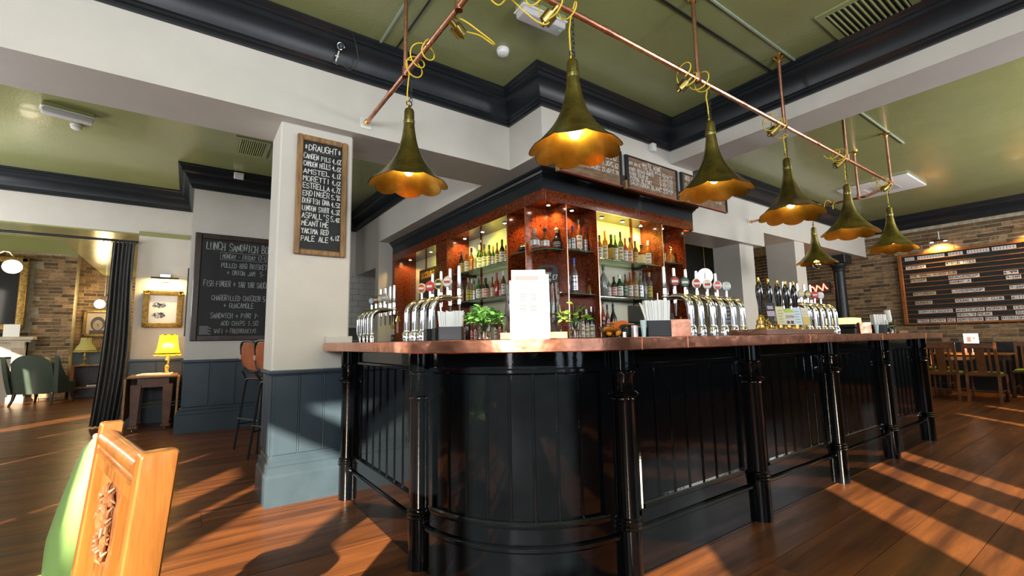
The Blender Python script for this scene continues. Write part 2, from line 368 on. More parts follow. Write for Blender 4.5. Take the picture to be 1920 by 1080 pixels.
dado(WR, -.04, 1.45, 7.35)
dado(WL, -.69, -.05, 8.72)
struct('trim_4', bx(-.69, 8.695, 2.765, -.06, 8.72, 2.83), OLIVE)

# far room seen through the opening
struct('ceiling_far_room', bx(-1.72, 8.95, 2.8, .6, 14.4, 2.95).box(-5, 8.95, 2.8, -1.72, 9.8, 2.95).box(-5, 8.72, 2.78, -.69, 8.96, 2.8), OLIVE, smooth=None)
struct('wall_far_right', bx(.5, 8.95, 0, .6, 14.6, 2.8), CREAM, smooth=None)

BRK = [None]
def bricks(par, o, xdir, L, z0, z1, holes=(), nobj=300, score=None, length=.215, h=.063, seed=1):
    """stretcher-bond bricks standing proud of the mortar of PAR; the ones that show largest are objects, the rest one joined part"""
    R = random.Random(seed); P = []; X = Vector(xdir); Y = Vector((0, 0, 1)).cross(X); rr = 0; z = z0
    while z+h < z1+.001:
        x = -R.uniform(.0, .02) - (.112 if rr % 2 else 0)
        while x < L:
            l = length*(.5 if R.random() < .12 else 1); a, b = max(x, 0), min(x+l, L)
            if b-a > .04 and not any(q[0] < (a+b)/2 < q[1] and q[2] < z+h/2 < q[3] for q in holes): P.append((a, b, z))
            x += l+.014
        z += h+.014; rr += 1
    if score: P.sort(key=score)
    if BRK[0] is None:
        me = bx(0, 0, 0, 1, 1, 1)
        q = me.build('brick', BRICK, None, smooth=None); BRK[0] = q.data; bpy.data.objects.remove(q)
    rest = MB(); ang = math.atan2(X.y, X.x)
    for i, (a, b, z) in enumerate(P):
        pr = .008+R.uniform(0, .007); p = Vector(o)+X*a-Y*pr
        if i < nobj:
            q = inst('brick', BRK[0], (p.x, p.y, z+R.uniform(-.002, .002)), par, (b-a, .03, h), rz=ang)
        else:
            M = Matrix.Translation((p.x, p.y, z)) @ Matrix.Rotation(ang, 4, 'Z'); rest.box(0, 0, 0, b-a, .03, h, M)
    if rest.v: rest.build('bricks_beyond', BRICK, par, smooth=None, kind='stuff')
wb = struct('wall_chimney_breast', bx(-5, 14.0, 0, -2.15, 14.6, 3.2).box(-5, 13.99, 3.2, -2.15, 14.6, CEIL), MORTAR, smooth=None)
bricks(wb, (-4.4, 14.0, 0), (1, 0, 0), 2.25, .0, 3.2, holes=[(.0, 1.62, 1.45, 3.02), (0, 1.7, 0, 1.4)], nobj=240, score=lambda p: -p[0]*.5-p[2]*.15)
struct('frieze_green', bx(-5, 13.97, 3.2, -2.15, 13.99, CEIL), OLIVE, wb, smooth=None)
wr = struct('wall_recess', bx(-2.15, 14.4, 0, .6, 14.6, CEIL), MORTAR, smooth=None)
bricks(wr, (-2.15, 14.4, 0), (1, 0, 0), 1.1, 1.0, 3.3, nobj=150, score=lambda p: p[0])
struct('dado_dark', bx(-2.15, 14.37, 0, .6, 14.4, 1.0), SLATE, wr, smooth=None)

# right room: brick end wall with dark dado
we = struct('wall_right', bx(12.0, BACKY, 0, 12.25, 10.2, CEIL), MORTAR, smooth=None)
# visible band (seen over the counter and round the notice board) comes first
def sc_right(p):
    y = 6.3-p[0]; q = 0
    if y > 3.6 or (p[2] > 3.05): q = 3
    if y < .9: q += 6
    return q+abs(p[2]-2.0)*.4+abs(y-3)*.1
bricks(we, (12.0, 6.3, 0), (0, -1, 0), 5.6, .93, 3.2, holes=[(6.3-2.95, 9, 1.33, 2.66)], nobj=298, score=sc_right)
struct('dado_dark', bx(11.96, BACKY, 0, 12.0, 10, .86).box(11.93, BACKY, .86, 12.0, 10, .92), NAVY, we, smooth=None)
struct('wall_rear_right', bx(3.3, 9.4, 0, 12.0, 9.6, CEIL), MORTAR, smooth=None)
struct('wall_rear_mid', bx(3.3, 4.1, 0, 3.42, 9.4, CEIL), CREAM, smooth=None)
struct('beam_black', bx(3.42, 6.4, 2.5, 12, 6.7, CEIL), NAVY, smooth=None)
pa = struct('column_rear', bx(6.92, 3.66, 0, 7.34, 4.1, 2.55), CREAM, smooth=None)
pb = struct('column_rear', bx(8.66, 3.6, 0, 9.04, 4.09, 2.77), CREAM, smooth=None)
ic = thing('iron_column', 'round black cast iron column standing under the beam end by the brick wall', 'column', (11.2, 3.84, 0))
MB().lathe([(.15, 0), (.15, .12), (.115, .16), (.11, 1.2), (.10, 2.42), (.115, 2.44), (.115, 2.47), (.105, 2.49), (.15, 2.56), (.15, 2.58)], 20).build('shaft', IRON, ic)
bx(-.19, -.19, 2.58, .19, .19, 2.76, b=.01).build('capital', IRON, ic)

# ceiling cover strips and seams
def ystrip(n, p, q, wdt, m, x0, x1):
    yy = (at(*p, 'z', CEIL).y+at(*q, 'z', CEIL).y)/2
    struct('trim_%d' % n, bx(x0, yy-wdt/2, CEIL-.012, x1, yy+wdt/2, CEIL), m, smooth=None)
PALE = solid('pale_green_strip', (.36, .43, .33), .4)
ystrip(5, (1400, 43), (1480, 107), .014, PALE, 1.2, 4.22)
ystrip(6, (1630, 220), (1670, 252), .014, PALE, 5.0, 7.3)
ystrip(7, (1290, 28), (1420, 117), .01, NAVY, -3, 4.22)
xs = at(745, 85, 'z', CEIL).x
struct('trim_8', bx(xs, BACKY, CEIL-.01, xs+.01, 3.4, CEIL), NAVY, smooth=None)
xs = at(720, 65, 'z', CEIL).x
struct('trim_9', bx(xs, BACKY, CEIL-.012, xs+.014, 3.4, CEIL), PALE, smooth=None)
# ================================================================ BAR COUNTER
bar = thing('bar_counter', 'black panelled bar counter with rounded corner, ringed columns and copper top', 'bar', (2, 2, 0))
bar.location = (0, 0, 0)
YF, XF = 1.515, .985; CX, CY, CRAD = 1.64, 2.17, .655      # face planes, centre and radius of the rounded corner
XE, YL = 6.32, 3.60
def corner_path(off=0, n=18, x_end=None, y_end=None):
    """counter outline offset outwards by OFF: down the left face, round the corner, along the front, back along the right end"""
    P = [(XF-off, y_end if y_end is not None else YL)]
    for k in range(n+1):
        a = PI+PI/2*k/n; P.append((CX+(CRAD+off)*math.cos(a), CY+(CRAD+off)*math.sin(a)))
    P.append(((x_end if x_end is not None else XE)+off, YF-off)); return P
# carcass behind the panels
inner = corner_path(-.035); inner = inner+[(XE-.035, 3.0), (XE-.6, 3.0), (XE-.6, 2.15), (1.75, 2.15), (1.65, 2.3), (1.65, YL)]
MB().prism(inner, 0.0, 1.04).build('carcass', GLOSS, bar)
# copper top with rolled sheet edge
OV = .168
top = corner_path(OV, 20)
prof = [(-.03, 1.0995), (-.006, 1.0995), (0, 1.0965), (0, 1.046), (-.004, 1.042), (-.2, 1.042)]
pts = top+[(XE+OV, 3.05)]
pin = corner_path(OV-.012, 20)+[(XE+OV-.012, 3.05)]
MB().prism(pin+[(XE-.62, 3.05), (XE-.62, 2.13), (1.78, 2.13), (1.68, 2.3), (1.68, YL)], 1.046, 1.0985).sweep(pts, prof).build('copper_top', COPPER, bar)
for k in (1.657, 2.0, 3.35, 4.7, 5.9): bx(k-.002, YF-OV-.0015, 1.043, k+.002, YF-OV+.03, 1.1003).build('sheet_seam', COPPERP, bar)
bx(XF-OV-.0015, 3.3, 1.043, XF-OV+.02, 3.304, 1.1003).build('sheet_seam', COPPERP, bar)
bx(1.35, 1.62, 1.0985, 6.2, 1.95, 1.1015).build('bar_mat', BLACK, bar); bx(1.1, 1.9, 1.0985, 1.35, 3.5, 1.1015).build('bar_mat', BLACK, bar)
# plinth with roll moulding, top frieze, both following the corner
full = corner_path(0, 18)+[(XE, 3.0)]
MB().sweep(full, [(-.03, 0), (0, 0), (0, .185), (.006, .19), (.014, .197), (.014, .209), (.006, .216), (-.008, .218), (-.008, .222), (-.02, .226), (-.034, .23)]).build('plinth', GLOSS, bar)
MB().sweep(full, [(-.034, .955), (-.012, .958), (-.012, 1.043), (-.035, 1.043)]).build('frieze', GLOSS, bar)
# columns: copies of one turned half column
colp = [(.058, 0), (.058, .232), (.066, .236), (.067, .243), (.062, .248), (.064, .254), (.065, .262), (.06, .267), (.062, .272), (.061, .28), (.0525, .287), (.0525, .80), (.056, .806), (.058, .812), (.056, .818),
        (.066, .822), (.074, .83), (.074, .836), (.066, .844), (.055, .85), (.0535, .915), (.06, .925), (.061, .934), (.0545, .94), (.061, .948), (.0615, 1.043)]
cpos = [(.985, 2.225), (1.699, 1.51), (2.88, 1.51), (4.055, 1.51), (5.193, 1.51), (6.307, 1.51), (.98, 3.475)]
c0 = MB().lathe(colp, 24).build('column', GLOSS, bar)
for i, p in enumerate(cpos):
    c = c0 if i == 0 else inst('column', c0.data, (0, 0, 0), bar); c.location = (p[0], p[1], 0)
# panels: raised frame moulding, tongue and groove boards with a bead on each joint
PZ0, PZ1 = .315, .957
def flat_panel(o, xdir, a, b, n):
    M = frame_M(o, xdir); f = .028
    fr = MB()
    for q in ((a, PZ0-.03, b, PZ0), (a, PZ1-.014, b, PZ1+.012)):
        fr.box(q[0], -.006, q[1], q[2], .03, q[3], M, b=.006)
    for q in ((a, a+f), (b-f, b)): fr.box(q[0], -.006, PZ0-.03, q[1], .03, PZ1+.012, M, b=.006)
    fr.build('panel_frame', GLOSS, bar, smooth=.3)
    s = (b-a-2*f)/n
    for k in range(n):
        x0 = a+f+k*s; MB().box(x0+.003, .012, PZ0-.002, x0+s-.003, .03, PZ1-.01, M, b=.003).build('board', GLOSS, bar)
        if k: MB().cyl(M @ Vector((x0, .013, PZ0)), M @ Vector((x0, .013, PZ1-.014)), .0075, seg=8).build('bead', GLOSS, bar)
    MB().box(a-.12, -.0, .225, b+.12, .032, PZ0-.03, M).build('lower_rail', GLOSS, bar)
    MB().box(a-.12, 0, .23, a, .032, .957, M).build('stile', GLOSS, bar); MB().box(b, 0, .23, b+.12, .032, .957, M).build('stile', GLOSS, bar)
flat_panel((0, YF-.0, 0), (1, 0, 0), 1.80, 2.745, 7)
flat_panel((0, YF-.0, 0), (1, 0, 0), 3.00, 3.935, 7)
flat_panel((0, YF-.0, 0), (1, 0, 0), 4.17, 5.08, 7)
flat_panel((0, YF-.0, 0), (1, 0, 0), 5.31, 6.19, 7)
flat_panel((XF, 0, 0), (0, -1, 0), -3.38, -2.33, 8)
flat_panel((XE, 1.5, 0), (0, 1, 0), .12, 1.1, 7)
# rounded corner panel
def arc(r, a0, a1, n=14): return [(CX+r*math.cos(a0+(a1-a0)*k/n), CY+r*math.sin(a0+(a1-a0)*k/n)) for k in range(n+1)]
A0, A1 = PI+.085, 1.5*PI-.085
fr = MB().sweep(arc(CRAD, A0, A1), [(-.03, PZ0-.03), (.004, PZ0-.03), (.008, PZ0-.02), (.008, PZ0-.008), (.0, PZ0), (-.03, PZ0)])
fr.sweep(arc(CRAD, A0, A1), [(-.03, PZ1-.014), (0, PZ1-.014), (.008, PZ1-.008), (.008, PZ1+.004), (.0, PZ1+.012), (-.03, PZ1+.012)])
fr.sweep(arc(CRAD, A0, A0+.042, 3), [(-.03, PZ0), (.004, PZ0), (.004, PZ1), (-.03, PZ1)]).sweep(arc(CRAD, A1-.042, A1, 3), [(-.03, PZ0), (.004, PZ0), (.004, PZ1), (-.03, PZ1)])
fr.build('panel_frame', GLOSS, bar)
MB().sweep(arc(CRAD, PI, 1.5*PI), [(-.03, .225), (0, .225), (0, PZ0-.03), (-.03, PZ0-.03)]).build('lower_rail', GLOSS, bar)
MB().sweep(arc(CRAD, PI, A0, 3), [(-.03, .225), (0, .225), (0, .957), (-.03, .957)]).build('stile', GLOSS, bar); MB().sweep(arc(CRAD, A1, 1.5*PI, 3), [(-.03, .225), (0, .225), (0, .957), (-.03, .957)]).build('stile', GLOSS, bar)
n = 8; da = (A1-A0-.084)/n
for k in range(n):
    a = A0+.042+k*da
    MB().sweep(arc(CRAD, a+.004, a+da-.004, 3), [(-.03, PZ0-.002), (-.014, PZ0-.002), (-.012, PZ0+.004), (-.012, PZ1-.016), (-.03, PZ1-.01)]).build('board', GLOSS, bar)
    if k:
        p = (CX+(CRAD-.012)*math.cos(a), CY+(CRAD-.012)*math.sin(a))
        MB().cyl((p[0], p[1], PZ0), (p[0], p[1], PZ1-.014), .0075, seg=8).build('bead', GLOSS, bar)
# cream upstand where the counter meets the pillar
struct('trim_10', bx(.84, 3.60, 1.10, 1.03, 3.66, 1.15, b=.003), CREAM)

# ================================================================ BACK BAR
bb = thing('back_bar', 'corner back bar of mottled copper laminate with dark cornice and lit shelf bays', 'back bar', (0, 0, 0))
BX, BY, BZ = 2.757, 3.352, 2.455
path = [(BX, 7.45), (BX, BY), (5.24, BY)]
MB().sweep(path+[(5.24, 3.9)], [(-.3, 2.57), (0, 2.57), (0, 2.69), (.01, 2.695), (.01, 2.712), (.026, 2.718), (.034, 2.738), (.052, 2.75), (.058, 2.756), (.058, 2.774), (-.3, 2.774)]).build('cornice', NAVY, bb)
def fascia(o, xdir, segs):
    M = frame_M(o, xdir)
    for a, b in zip(segs, segs[1:]): MB().box(a+.001, 0, BZ, b-.001, .03, 2.572, M, b=.002).build('fascia_panel', MOTTLE, bb)
fascia((0, BY, 0), (1, 0, 0), [BX+.031, 3.05, 3.48, 4.22, 4.75, 5.24])
fascia((BX, 0, 0), (0, -1, 0), [-7.43, -6.5, -5.72, -5.4, -4.5, -3.98, -3.64, -BY])
MB().box(5.21, BY+.03, BZ, 5.24, 3.9, 2.572).build('fascia_panel', MOTTLE, bb)
MB().box(BX+.03, BY+.03, BZ+.01, 5.21, 3.72, BZ+.03).box(BX+.03, 3.72, BZ+.01, 3.15, 7.43, BZ+.03).build('soffit', MOTTLE, bb)
for q in ((3.47, BY+.002, 4.3, BY+.012), (BX+.002, 4.0, BX+.012, 4.9), (BX+.002, 5.75, BX+.012, 6.3)): bx(q[0], q[1], BZ-.006, q[2], q[3], BZ+.001).build('brass_strip', BRASSP, bb)
# uprights, side walls and back panels
def up(x0, y0, x1, y1, name='upright', m=MOTTLE): MB().box(x0, y0, .9, x1, y1, BZ+.01).build(name, m, bb, smooth=None)
up(3.046, BY, 3.062, 3.66); up(3.478, BY, 3.492, 3.69); up(4.585, BY, 4.60, 3.69); up(5.02, BY, 5.04, 3.66)
up(BX, 3.64, 3.06, 3.655); up(BX, 3.97, 3.115, 3.985); up(BX, 5.395, 3.115, 5.72); up(BX, 7.30, 3.15, 7.43)
up(3.062, 3.60, 3.478, 3.62, 'back_panel'); up(4.60, 3.62, 5.02, 3.64, 'back_panel'); up(3.05, 3.655, 3.07, 3.97, 'back_panel')
YEL = mat('pale_green_back_panel', (.50, .50, .34), .35, noise=.12, nscale=5)
up(3.492, 3.672, 4.585, 3.69, 'back_panel', YEL); up(3.099, 3.985, 3.115, 5.395, 'back_panel', YEL); up(3.138, 5.72, 3.155, 7.30, 'back_panel', YEL)
up(4.39, 3.655, 4.42, 3.672, 'batten'); up(3.083, 5.05, 3.099, 5.08, 'batten'); up(3.12, 6.85, 3.138, 6.88, 'batten')
MB().box(BX-.02, 3.30, 0, 3.5, 7.45, 1.06).box(3.5, 3.30, 0, 5.06, 3.75, 1.06).build('counter_unit', DARKW, bb)
for x in (3.048, 3.48, 4.586): bx(x, BY-.004, .95, x+.010, BY+.004, BZ).build('copper_edge', COPPERP, bb)
for y in (3.643, 3.972): bx(BX-.004, y, .95, BX+.004, y+.010, BZ).build('copper_edge', COPPERP, bb)
# glass shelves
def shelf(x0, y0, x1, y1, z): return MB().box(x0, y0, z-.012, x1, y1, z, b=.002).build('glass_shelf', SHELFG, bb)
for z in (1.956, 1.548): shelf(3.5, 3.39, 4.58, 3.67, z)
for z in (1.972, 1.594): shelf(2.80, 3.99, 3.095, 5.39, z)
for z in (2.02, 1.565): shelf(3.07, 3.40, 3.475, 3.6, z); shelf(4.61, 3.40, 5.02, 3.62, z)
shelf(2.80, 3.66, 3.05, 3.965, 2.02)
q = [(3.04, 3.635), (2.80, 3.635), (2.795, 3.52), (2.83, 3.44), (2.92, 3.39), (3.04, 3.385)]
for z in (2.0, 1.565): MB().prism(q, z-.012, z).build('glass_shelf', SHELFG, bb)
for x in (3.53, 4.4):
    for z in (1.956, 1.548): bx(x, 3.45, z-.035, x+.012, 3.67, z-.012).build('shelf_bracket', BLACK, bb)
for y in (4.1, 5.2):
    for z in (1.972, 1.594): bx(2.86, y, z-.035, 3.099, y+.012, z-.012).build('shelf_bracket', BLACK, bb)
# spotlights under the soffit
WARM, GRN = (1, .62, .25), (1, .88, .07)
def spot(x, y, pw, c, size=math.radians(120), tilt=(0, 0, -1)):
    MB().lathe([(.028, -.004), (.028, 0), (.02, .003)], 14, c=(x, y, BZ+.006)).build('spot_rim', CHROME, bb)
    MB().lathe([(.018, -.002), (.018, .002)], 12, c=(x, y, BZ+.003)).build('spot_lens', LED, bb)
    lamp('spot_light', 'SPOT', (x, y, BZ-.012), pw, c, direction=tilt, spot_size=size, spot_blend=.6, shadow_soft_size=.015)
for x in (3.75, 4.1): spot(x, 3.53, 4, GRN, tilt=(0, .25, -1))
spot(4.45, 3.55, 9, WARM, tilt=(.3, .2, -1)); spot(3.27, 3.50, 9, WARM, tilt=(0, .3, -1)); spot(4.8, 3.5, 9, WARM, tilt=(0, .3, -1))
spot(2.93, 3.48, 13, WARM, tilt=(.25, .25, -1)); spot(2.92, 3.81, 9, WARM, tilt=(.3, 0, -1))
for y in (4.3, 4.8): spot(2.95, y, 4, GRN, tilt=(.25, 0, -1))
spot(2.95, 5.25, 9, WARM, tilt=(.1, .4, -1)); spot(2.95, 6.3, 4, GRN, tilt=(.25, 0, -1)); spot(2.95, 7.1, 8, WARM, tilt=(0, .4, -1))
lamp('bay_strip', 'AREA', (4.0, 3.50, BZ-.01), 4, GRN, direction=(0, .55, -1), shape='RECTANGLE', size=.95, size_y=.03)  # added lamps without fittings, wash the bay backs yellow
lamp('bay_strip', 'AREA', (2.93, 4.65, BZ-.01), 4, GRN, direction=(.55, 0, -1), shape='RECTANGLE', size=.03, size_y=1.1)
lamp('bay_strip', 'AREA', (2.95, 6.4, BZ-.01), 3.5, GRN, direction=(.55, 0, -1), shape='RECTANGLE', size=.03, size_y=1.0)
lamp('spot_light', 'SPOT', (5.13, 3.45, BZ-.03), 4, WARM, direction=(0, 0, 1), spot_size=2.2, shadow_soft_size=.02)  # upward lamp added without a fitting, brightens the fascia underside

# ================================================================ BOTTLES
def gl(name, c, t=.75, r=.05): return mat('glass_'+name, c, r, trans=t, ior=1.45, coat=.2)
BC = dict(amber=gl('amber', (.55, .16, .03), .65), dark=gl('dark', (.03, .018, .012), .3), green=gl('green', (.015, .10, .03), .4), clear=gl('clear', (.85, .88, .86), .9), orange=gl('orange', (.75, .27, .04)),
          brown=gl('brown', (.22, .07, .025), .5), red=gl('red', (.5, .06, .04), .6), olive=gl('olive', (.12, .13, .03), .5), pink=gl('pink', (.8, .35, .28), .7), gold=gl('gold', (.55, .27, .05), .6), black=solid('bottle_black', (.012, .012, .013), .15), blue=gl('blue', (.2, .35, .6), .7), grey=gl('grey', (.42, .46, .44), .7))
CC = dict(black=BLACK, white=WHITE, red=solid('cap_red', (.35, .02, .02), .35), blue=solid('cap_blue', (.02, .06, .32), .3), green=solid('cap_green', (.03, .2, .06), .4), cork=solid('cork', (.55, .40, .20), .8), gold=BRASSP, silver=STEEL, olive=solid('cap_olive', (.10, .10, .04), .5), orange=solid('cap_orange', (.7, .22, .03), .4))
LC = dict(white=solid('label_white', (.68, .66, .60), .6), cream=solid('label_cream', (.62, .52, .34), .6), black=solid('label_black', (.02, .02, .02), .5), yellow=solid('label_yellow', (.5, .42, .07), .5), green=solid('label_green', (.05, .14, .09), .5), red=solid('label_red', (.45, .05, .04), .5), orange=solid('label_orange', (.85, .35, .03), .5), pink=solid('label_pink', (.7, .4, .33), .5), silver=solid('label_silver', (.5, .5, .5), .35, metal=.6), gold=solid('label_gold', (.36, .25, .08), .4, metal=.4), gsilver=None)
INK = solid('label_ink', (.05, .04, .04), .6)
def bottle(x, y, z, h, r, col, cap, lab, desc, where, grp, shape='std', pourer=False):
    t = thing('bottle', desc+' '+where, 'bottle', (x, y, z), 0, grp)
    sq = 1
    if shape == 'std': pr = [(r*.9, 0), (r, .01), (r, h*.55), (r*.93, h*.61), (r*.55, h*.70), (r*.36, h*.76), (r*.34, h*.89)]
    elif shape == 'wine': pr = [(r*.9, 0), (r, .01), (r, h*.6), (r*.85, h*.67), (r*.5, h*.74), (r*.38, h*.80), (r*.36, h*.92)]
    elif shape == 'tall': pr = [(r*.9, 0), (r, .01), (r*.98, h*.62), (r*.8, h*.68), (r*.42, h*.73), (r*.36, h*.9)]
    elif shape == 'square': pr = [(r*1.2, 0), (r*1.28, .008), (r*1.28, h*.58), (r*1.05, h*.64), (r*.5, h*.68), (r*.42, h*.9)]
    else: pr = [(r*.8, 0), (r, h*.05), (r, h*.32), (r*.85, h*.46), (r*.42, h*.56), (r*.3, h*.62), (r*.28, h*.74)]
    seg = 4 if shape == 'square' else 14
    M = Matrix.Rotation(PI/4+(.25 if shape == 'square' else 0), 4, 'Z')
    MB().lathe(pr, seg, M).build('body', BC[col], t)
    nr, ht = pr[-1]
    if shape == 'squat': MB().lathe([(nr*1.1, ht-.002), (nr*1.2, ht+.01)], 12).ball((0, 0, h*.87), r*.42, 12, 8).build('stopper', CC[cap], t)
    elif pourer: MB().lathe([(nr*1.15, ht-.01), (nr*1.15, ht+h*.03), (nr*.6, ht+h*.05), (nr*.35, ht+h*.07), (nr*.25, h)], 10).build('pourer', BLACK, t)
    else: MB().lathe([(nr*1.12, ht-h*.07), (nr*1.2, ht-h*.01), (nr*1.2, h-.002), (nr*1.0, h)], 12).build('cap', CC[cap], t)
    if lab:
        a0, a1 = (h*.10, h*.50) if shape not in ('squat',) else (h*.1, h*.34)
        rr = pr[1][0]*1.012
        if shape == 'square': MB().lathe([(rr, a0), (rr, a1)], 4, M, caps=False).build('label', LC[lab], t)
        else:
            vs = []; fs = []; aim = math.atan2(-y, -x); n = 8
            for k in range(n+1):
                a = aim-1.15+2.3*k/n
                for zz in (a0, a1): vs.append((rr*math.cos(a), rr*math.sin(a), zz))
            fs = [(2*k, 2*k+2, 2*k+3, 2*k+1) for k in range(n)]
            lo = MB().add(vs, fs).build('label', LC[lab], t)
            vs = []; fs = []; q = 0; rr *= 1.006
            for (za, zb, wd) in ((.78, .9, .55), (.5, .62, .8), (.22, .28, .6), (.1, .15, .7)):
                for k in range(6):
                    a = aim-wd+2*wd*k/6; b = aim-wd+2*wd*(k+.72)/6; e = a1-a0
                    vs += [(rr*math.cos(a), rr*math.sin(a), a0+za*e), (rr*math.cos(b), rr*math.sin(b), a0+za*e), (rr*math.cos(b), rr*math.sin(b), a0+zb*e), (rr*math.cos(a), rr*math.sin(a), a0+zb*e)]
                    fs.append((q, q+1, q+2, q+3)); q += 4
            MB().add(vs, fs).build('label_print', INK if lab not in ('black', 'green', 'red') else LC['cream'], lo)
    return t
ORD = ['first', 'second', 'third', 'fourth', 'fifth', 'sixth', 'seventh', 'eighth', 'ninth', 'tenth', 'eleventh', 'twelfth', 'thirteenth']
def row(ax, plane, z, basepy, items, where, grp):
    """items: (px, top py, width px, colour, cap, label, desc, shape, pourer)"""
    for i, it in enumerate(items):
        px, tp, wp, col, cap, lab, desc = it[:7]; sh = it[7] if len(it) > 7 else 'std'; po = len(it) > 8
        pl = plane+(it[9] if len(it) > 9 else 0)
        p = at(px, basepy, ax, pl); top = at(px, tp, ax, pl)
        Z = (p-CAM).dot(FW); h = max(.16, top.z-z)
        bottle(p.x, p.y, z, h, max(.02, wp/2*Z/FPX), col, cap, lab, desc, where % ORD[i], grp, sh, po)
row('y', 3.50, 1.956, 490, [
    (1125.6, 441, 10.5, 'amber', 'black', 'white', 'amber bottle with black cap and white label'), (1136, 433, 10, 'orange', 'orange', 'cream', 'tall pale orange bottle', 'tall'),
    (1147.5, 440, 11, 'black', 'black', 'gold', 'black bottle with gold label', 'square'), (1155, 441, 9, 'green', 'green', 'white', 'green capped bottle, white label'),
    (1165, 435, 11, 'olive', 'black', 'cream', 'olive bottle, cream label'), (1173.5, 447, 9.5, 'red', 'red', 'white', 'red bottle, white label'),
    (1182.5, 446, 10, 'gold', 'black', 'pink', 'gold bottle, pink label'), (1192, 452, 10.5, 'brown', 'black', 'gold', 'brown bottle, gold label'),
    (1204, 459, 12, 'amber', 'black', 'cream', 'broad amber bottle, cream label', 'square'), (1216.5, 452, 11, 'orange', 'white', 'white', 'white capped bottle, white label')],
    '%s along the upper right bay shelf', 'spirit bottles on the upper shelf of the right bay')
row('y', 3.50, 1.548, 557, [
    (1133, 497, 13, 'grey', 'olive', None, 'large grey bottle with olive cap'), (1143, 521, 7, 'clear', 'white', 'white', 'narrow clear bottle'), (1152.5, 519, 10.5, 'dark', 'black', 'pink', 'squat dark bottle, diamond label', 'wine'),
    (1163, 515, 13, 'green', 'white', 'white', 'broad green bottle, white label'), (1174, 512, 9, 'brown', 'black', 'green', 'brown bottle, green label', 'std', True), (1183, 511, 10, 'amber', 'red', 'white', 'red capped amber bottle'),
    (1193, 508, 9, 'gold', 'black', 'cream', 'gold bottle, black pourer', 'std', True), (1202.5, 510, 9.5, 'clear', 'white', 'silver', 'clear bottle, silver label', 'std', True), (1210.5, 513, 7, 'grey', 'black', None, 'plain grey bottle'), (1219.5, 511, 10, 'clear', 'cork', 'yellow', 'cork topped bottle, yellow label', 'tall')],
    '%s along the lower right bay shelf', 'spirit bottles on the lower shelf of the right bay')
row('y', 3.46, 1.06, 640, [
    (1081, 576, 11, 'dark', 'black', 'black', 'dark wine bottle, black label', 'wine'), (1092.5, 574, 11, 'dark', 'black', 'white', 'dark wine bottle, white label', 'wine'), (1101, 580, 11, 'dark', 'white', 'cream', 'wine bottle with white capsule', 'wine'),
    (1110.5, 575, 13, 'black', 'silver', 'white', 'black wine bottle, silver capsule', 'wine'), (1118, 576, 10, 'dark', 'black', 'cream', 'wine bottle by the mirror bay', 'wine'), (1133, 560, 8, 'red', 'black', 'black', 'red liqueur bottle with pourer', 'std', True),
    (1141, 571, 9, 'brown', 'black', 'red', 'brown bottle, red label', 'wine'), (1152, 566, 13, 'black', 'gold', 'orange', 'black liqueur bottle, orange label', 'std', True)],
    '%s behind the mint glass', 'bottles standing on the back counter')
row('y', 3.46, 1.06, 640, [(1256, 595, 7, 'black', 'black', 'black', 'small black bottle'), (1265, 594, 7, 'dark', 'black', 'silver', 'small dark bottle, silver label'), (1279, 594, 8, 'black', 'cork', 'white', 'small black bottle, white label')],
    '%s beside the right hand taps', 'bottles standing on the back counter')
row('y', 3.50, 2.02, 467, [
    (1066, 430, 9, 'brown', 'black', 'white', 'brown bottle, white label'), (1074.5, 424, 11, 'amber', 'blue', 'silver', 'amber bottle with blue cap'), (1087, 412, 11, 'brown', 'black', 'white', 'tallest bottle, black stopper', 'tall'), (1098, 427, 9, 'amber', 'red', 'silver', 'short amber bottle, silver label')],
    '%s on the niche shelf right of corner', 'spirit bottles in the niche beside the corner')
row('y', 3.50, 1.565, 549, [(1066, 505, 8, 'blue', 'blue', None, 'narrow blue bottle'), (1077.5, 484, 15, 'clear', 'blue', 'silver', 'large frosted bottle with blue neck'), (1108, 515, 15, 'gold', 'gold', None, 'round golden glass decanter', 'squat')],
    '%s on the lower niche shelf', 'bottles on the lower niche shelf')
row('y', 3.47, 2.0, 466, [(1003.5, 427, 19, 'clear', 'cork', 'silver', 'round clear bottle with cork ball', 'squat'), (1022.5, 425, 18, 'amber', 'black', 'silver', 'round amber bottle with black stopper', 'squat'), (1044.5, 425, 20, 'black', 'cork', 'black', 'round black bottle with cork ball', 'squat')],
    '%s on the corner shelf', 'round bottles on the corner shelf')
row('y', 3.50, 1.565, 549, [(1052, 513, 12, 'pink', 'silver', None, 'small pink bottle')], '%s below the corner shelf', 'bottles on the lower niche shelf')
row('y', 3.50, 2.02, 491, [(1245, 458, 9, 'brown', 'cork', 'gold', 'brown bottle, gold label'), (1258.5, 460, 15, 'gold', 'gold', None, 'round gold decanter', 'squat')], '%s in the last niche on the right', 'bottles in the last niche')
row('y', 3.50, 1.565, 557, [(1240, 528, 8, 'clear', 'silver', None, 'small clear jar'), (1250, 527, 9, 'grey', 'black', None, 'small grey bottle'), (1266, 530, 9, 'dark', 'black', None, 'small dark bottle')], '%s low in the last niche on the right', 'bottles in the last niche')
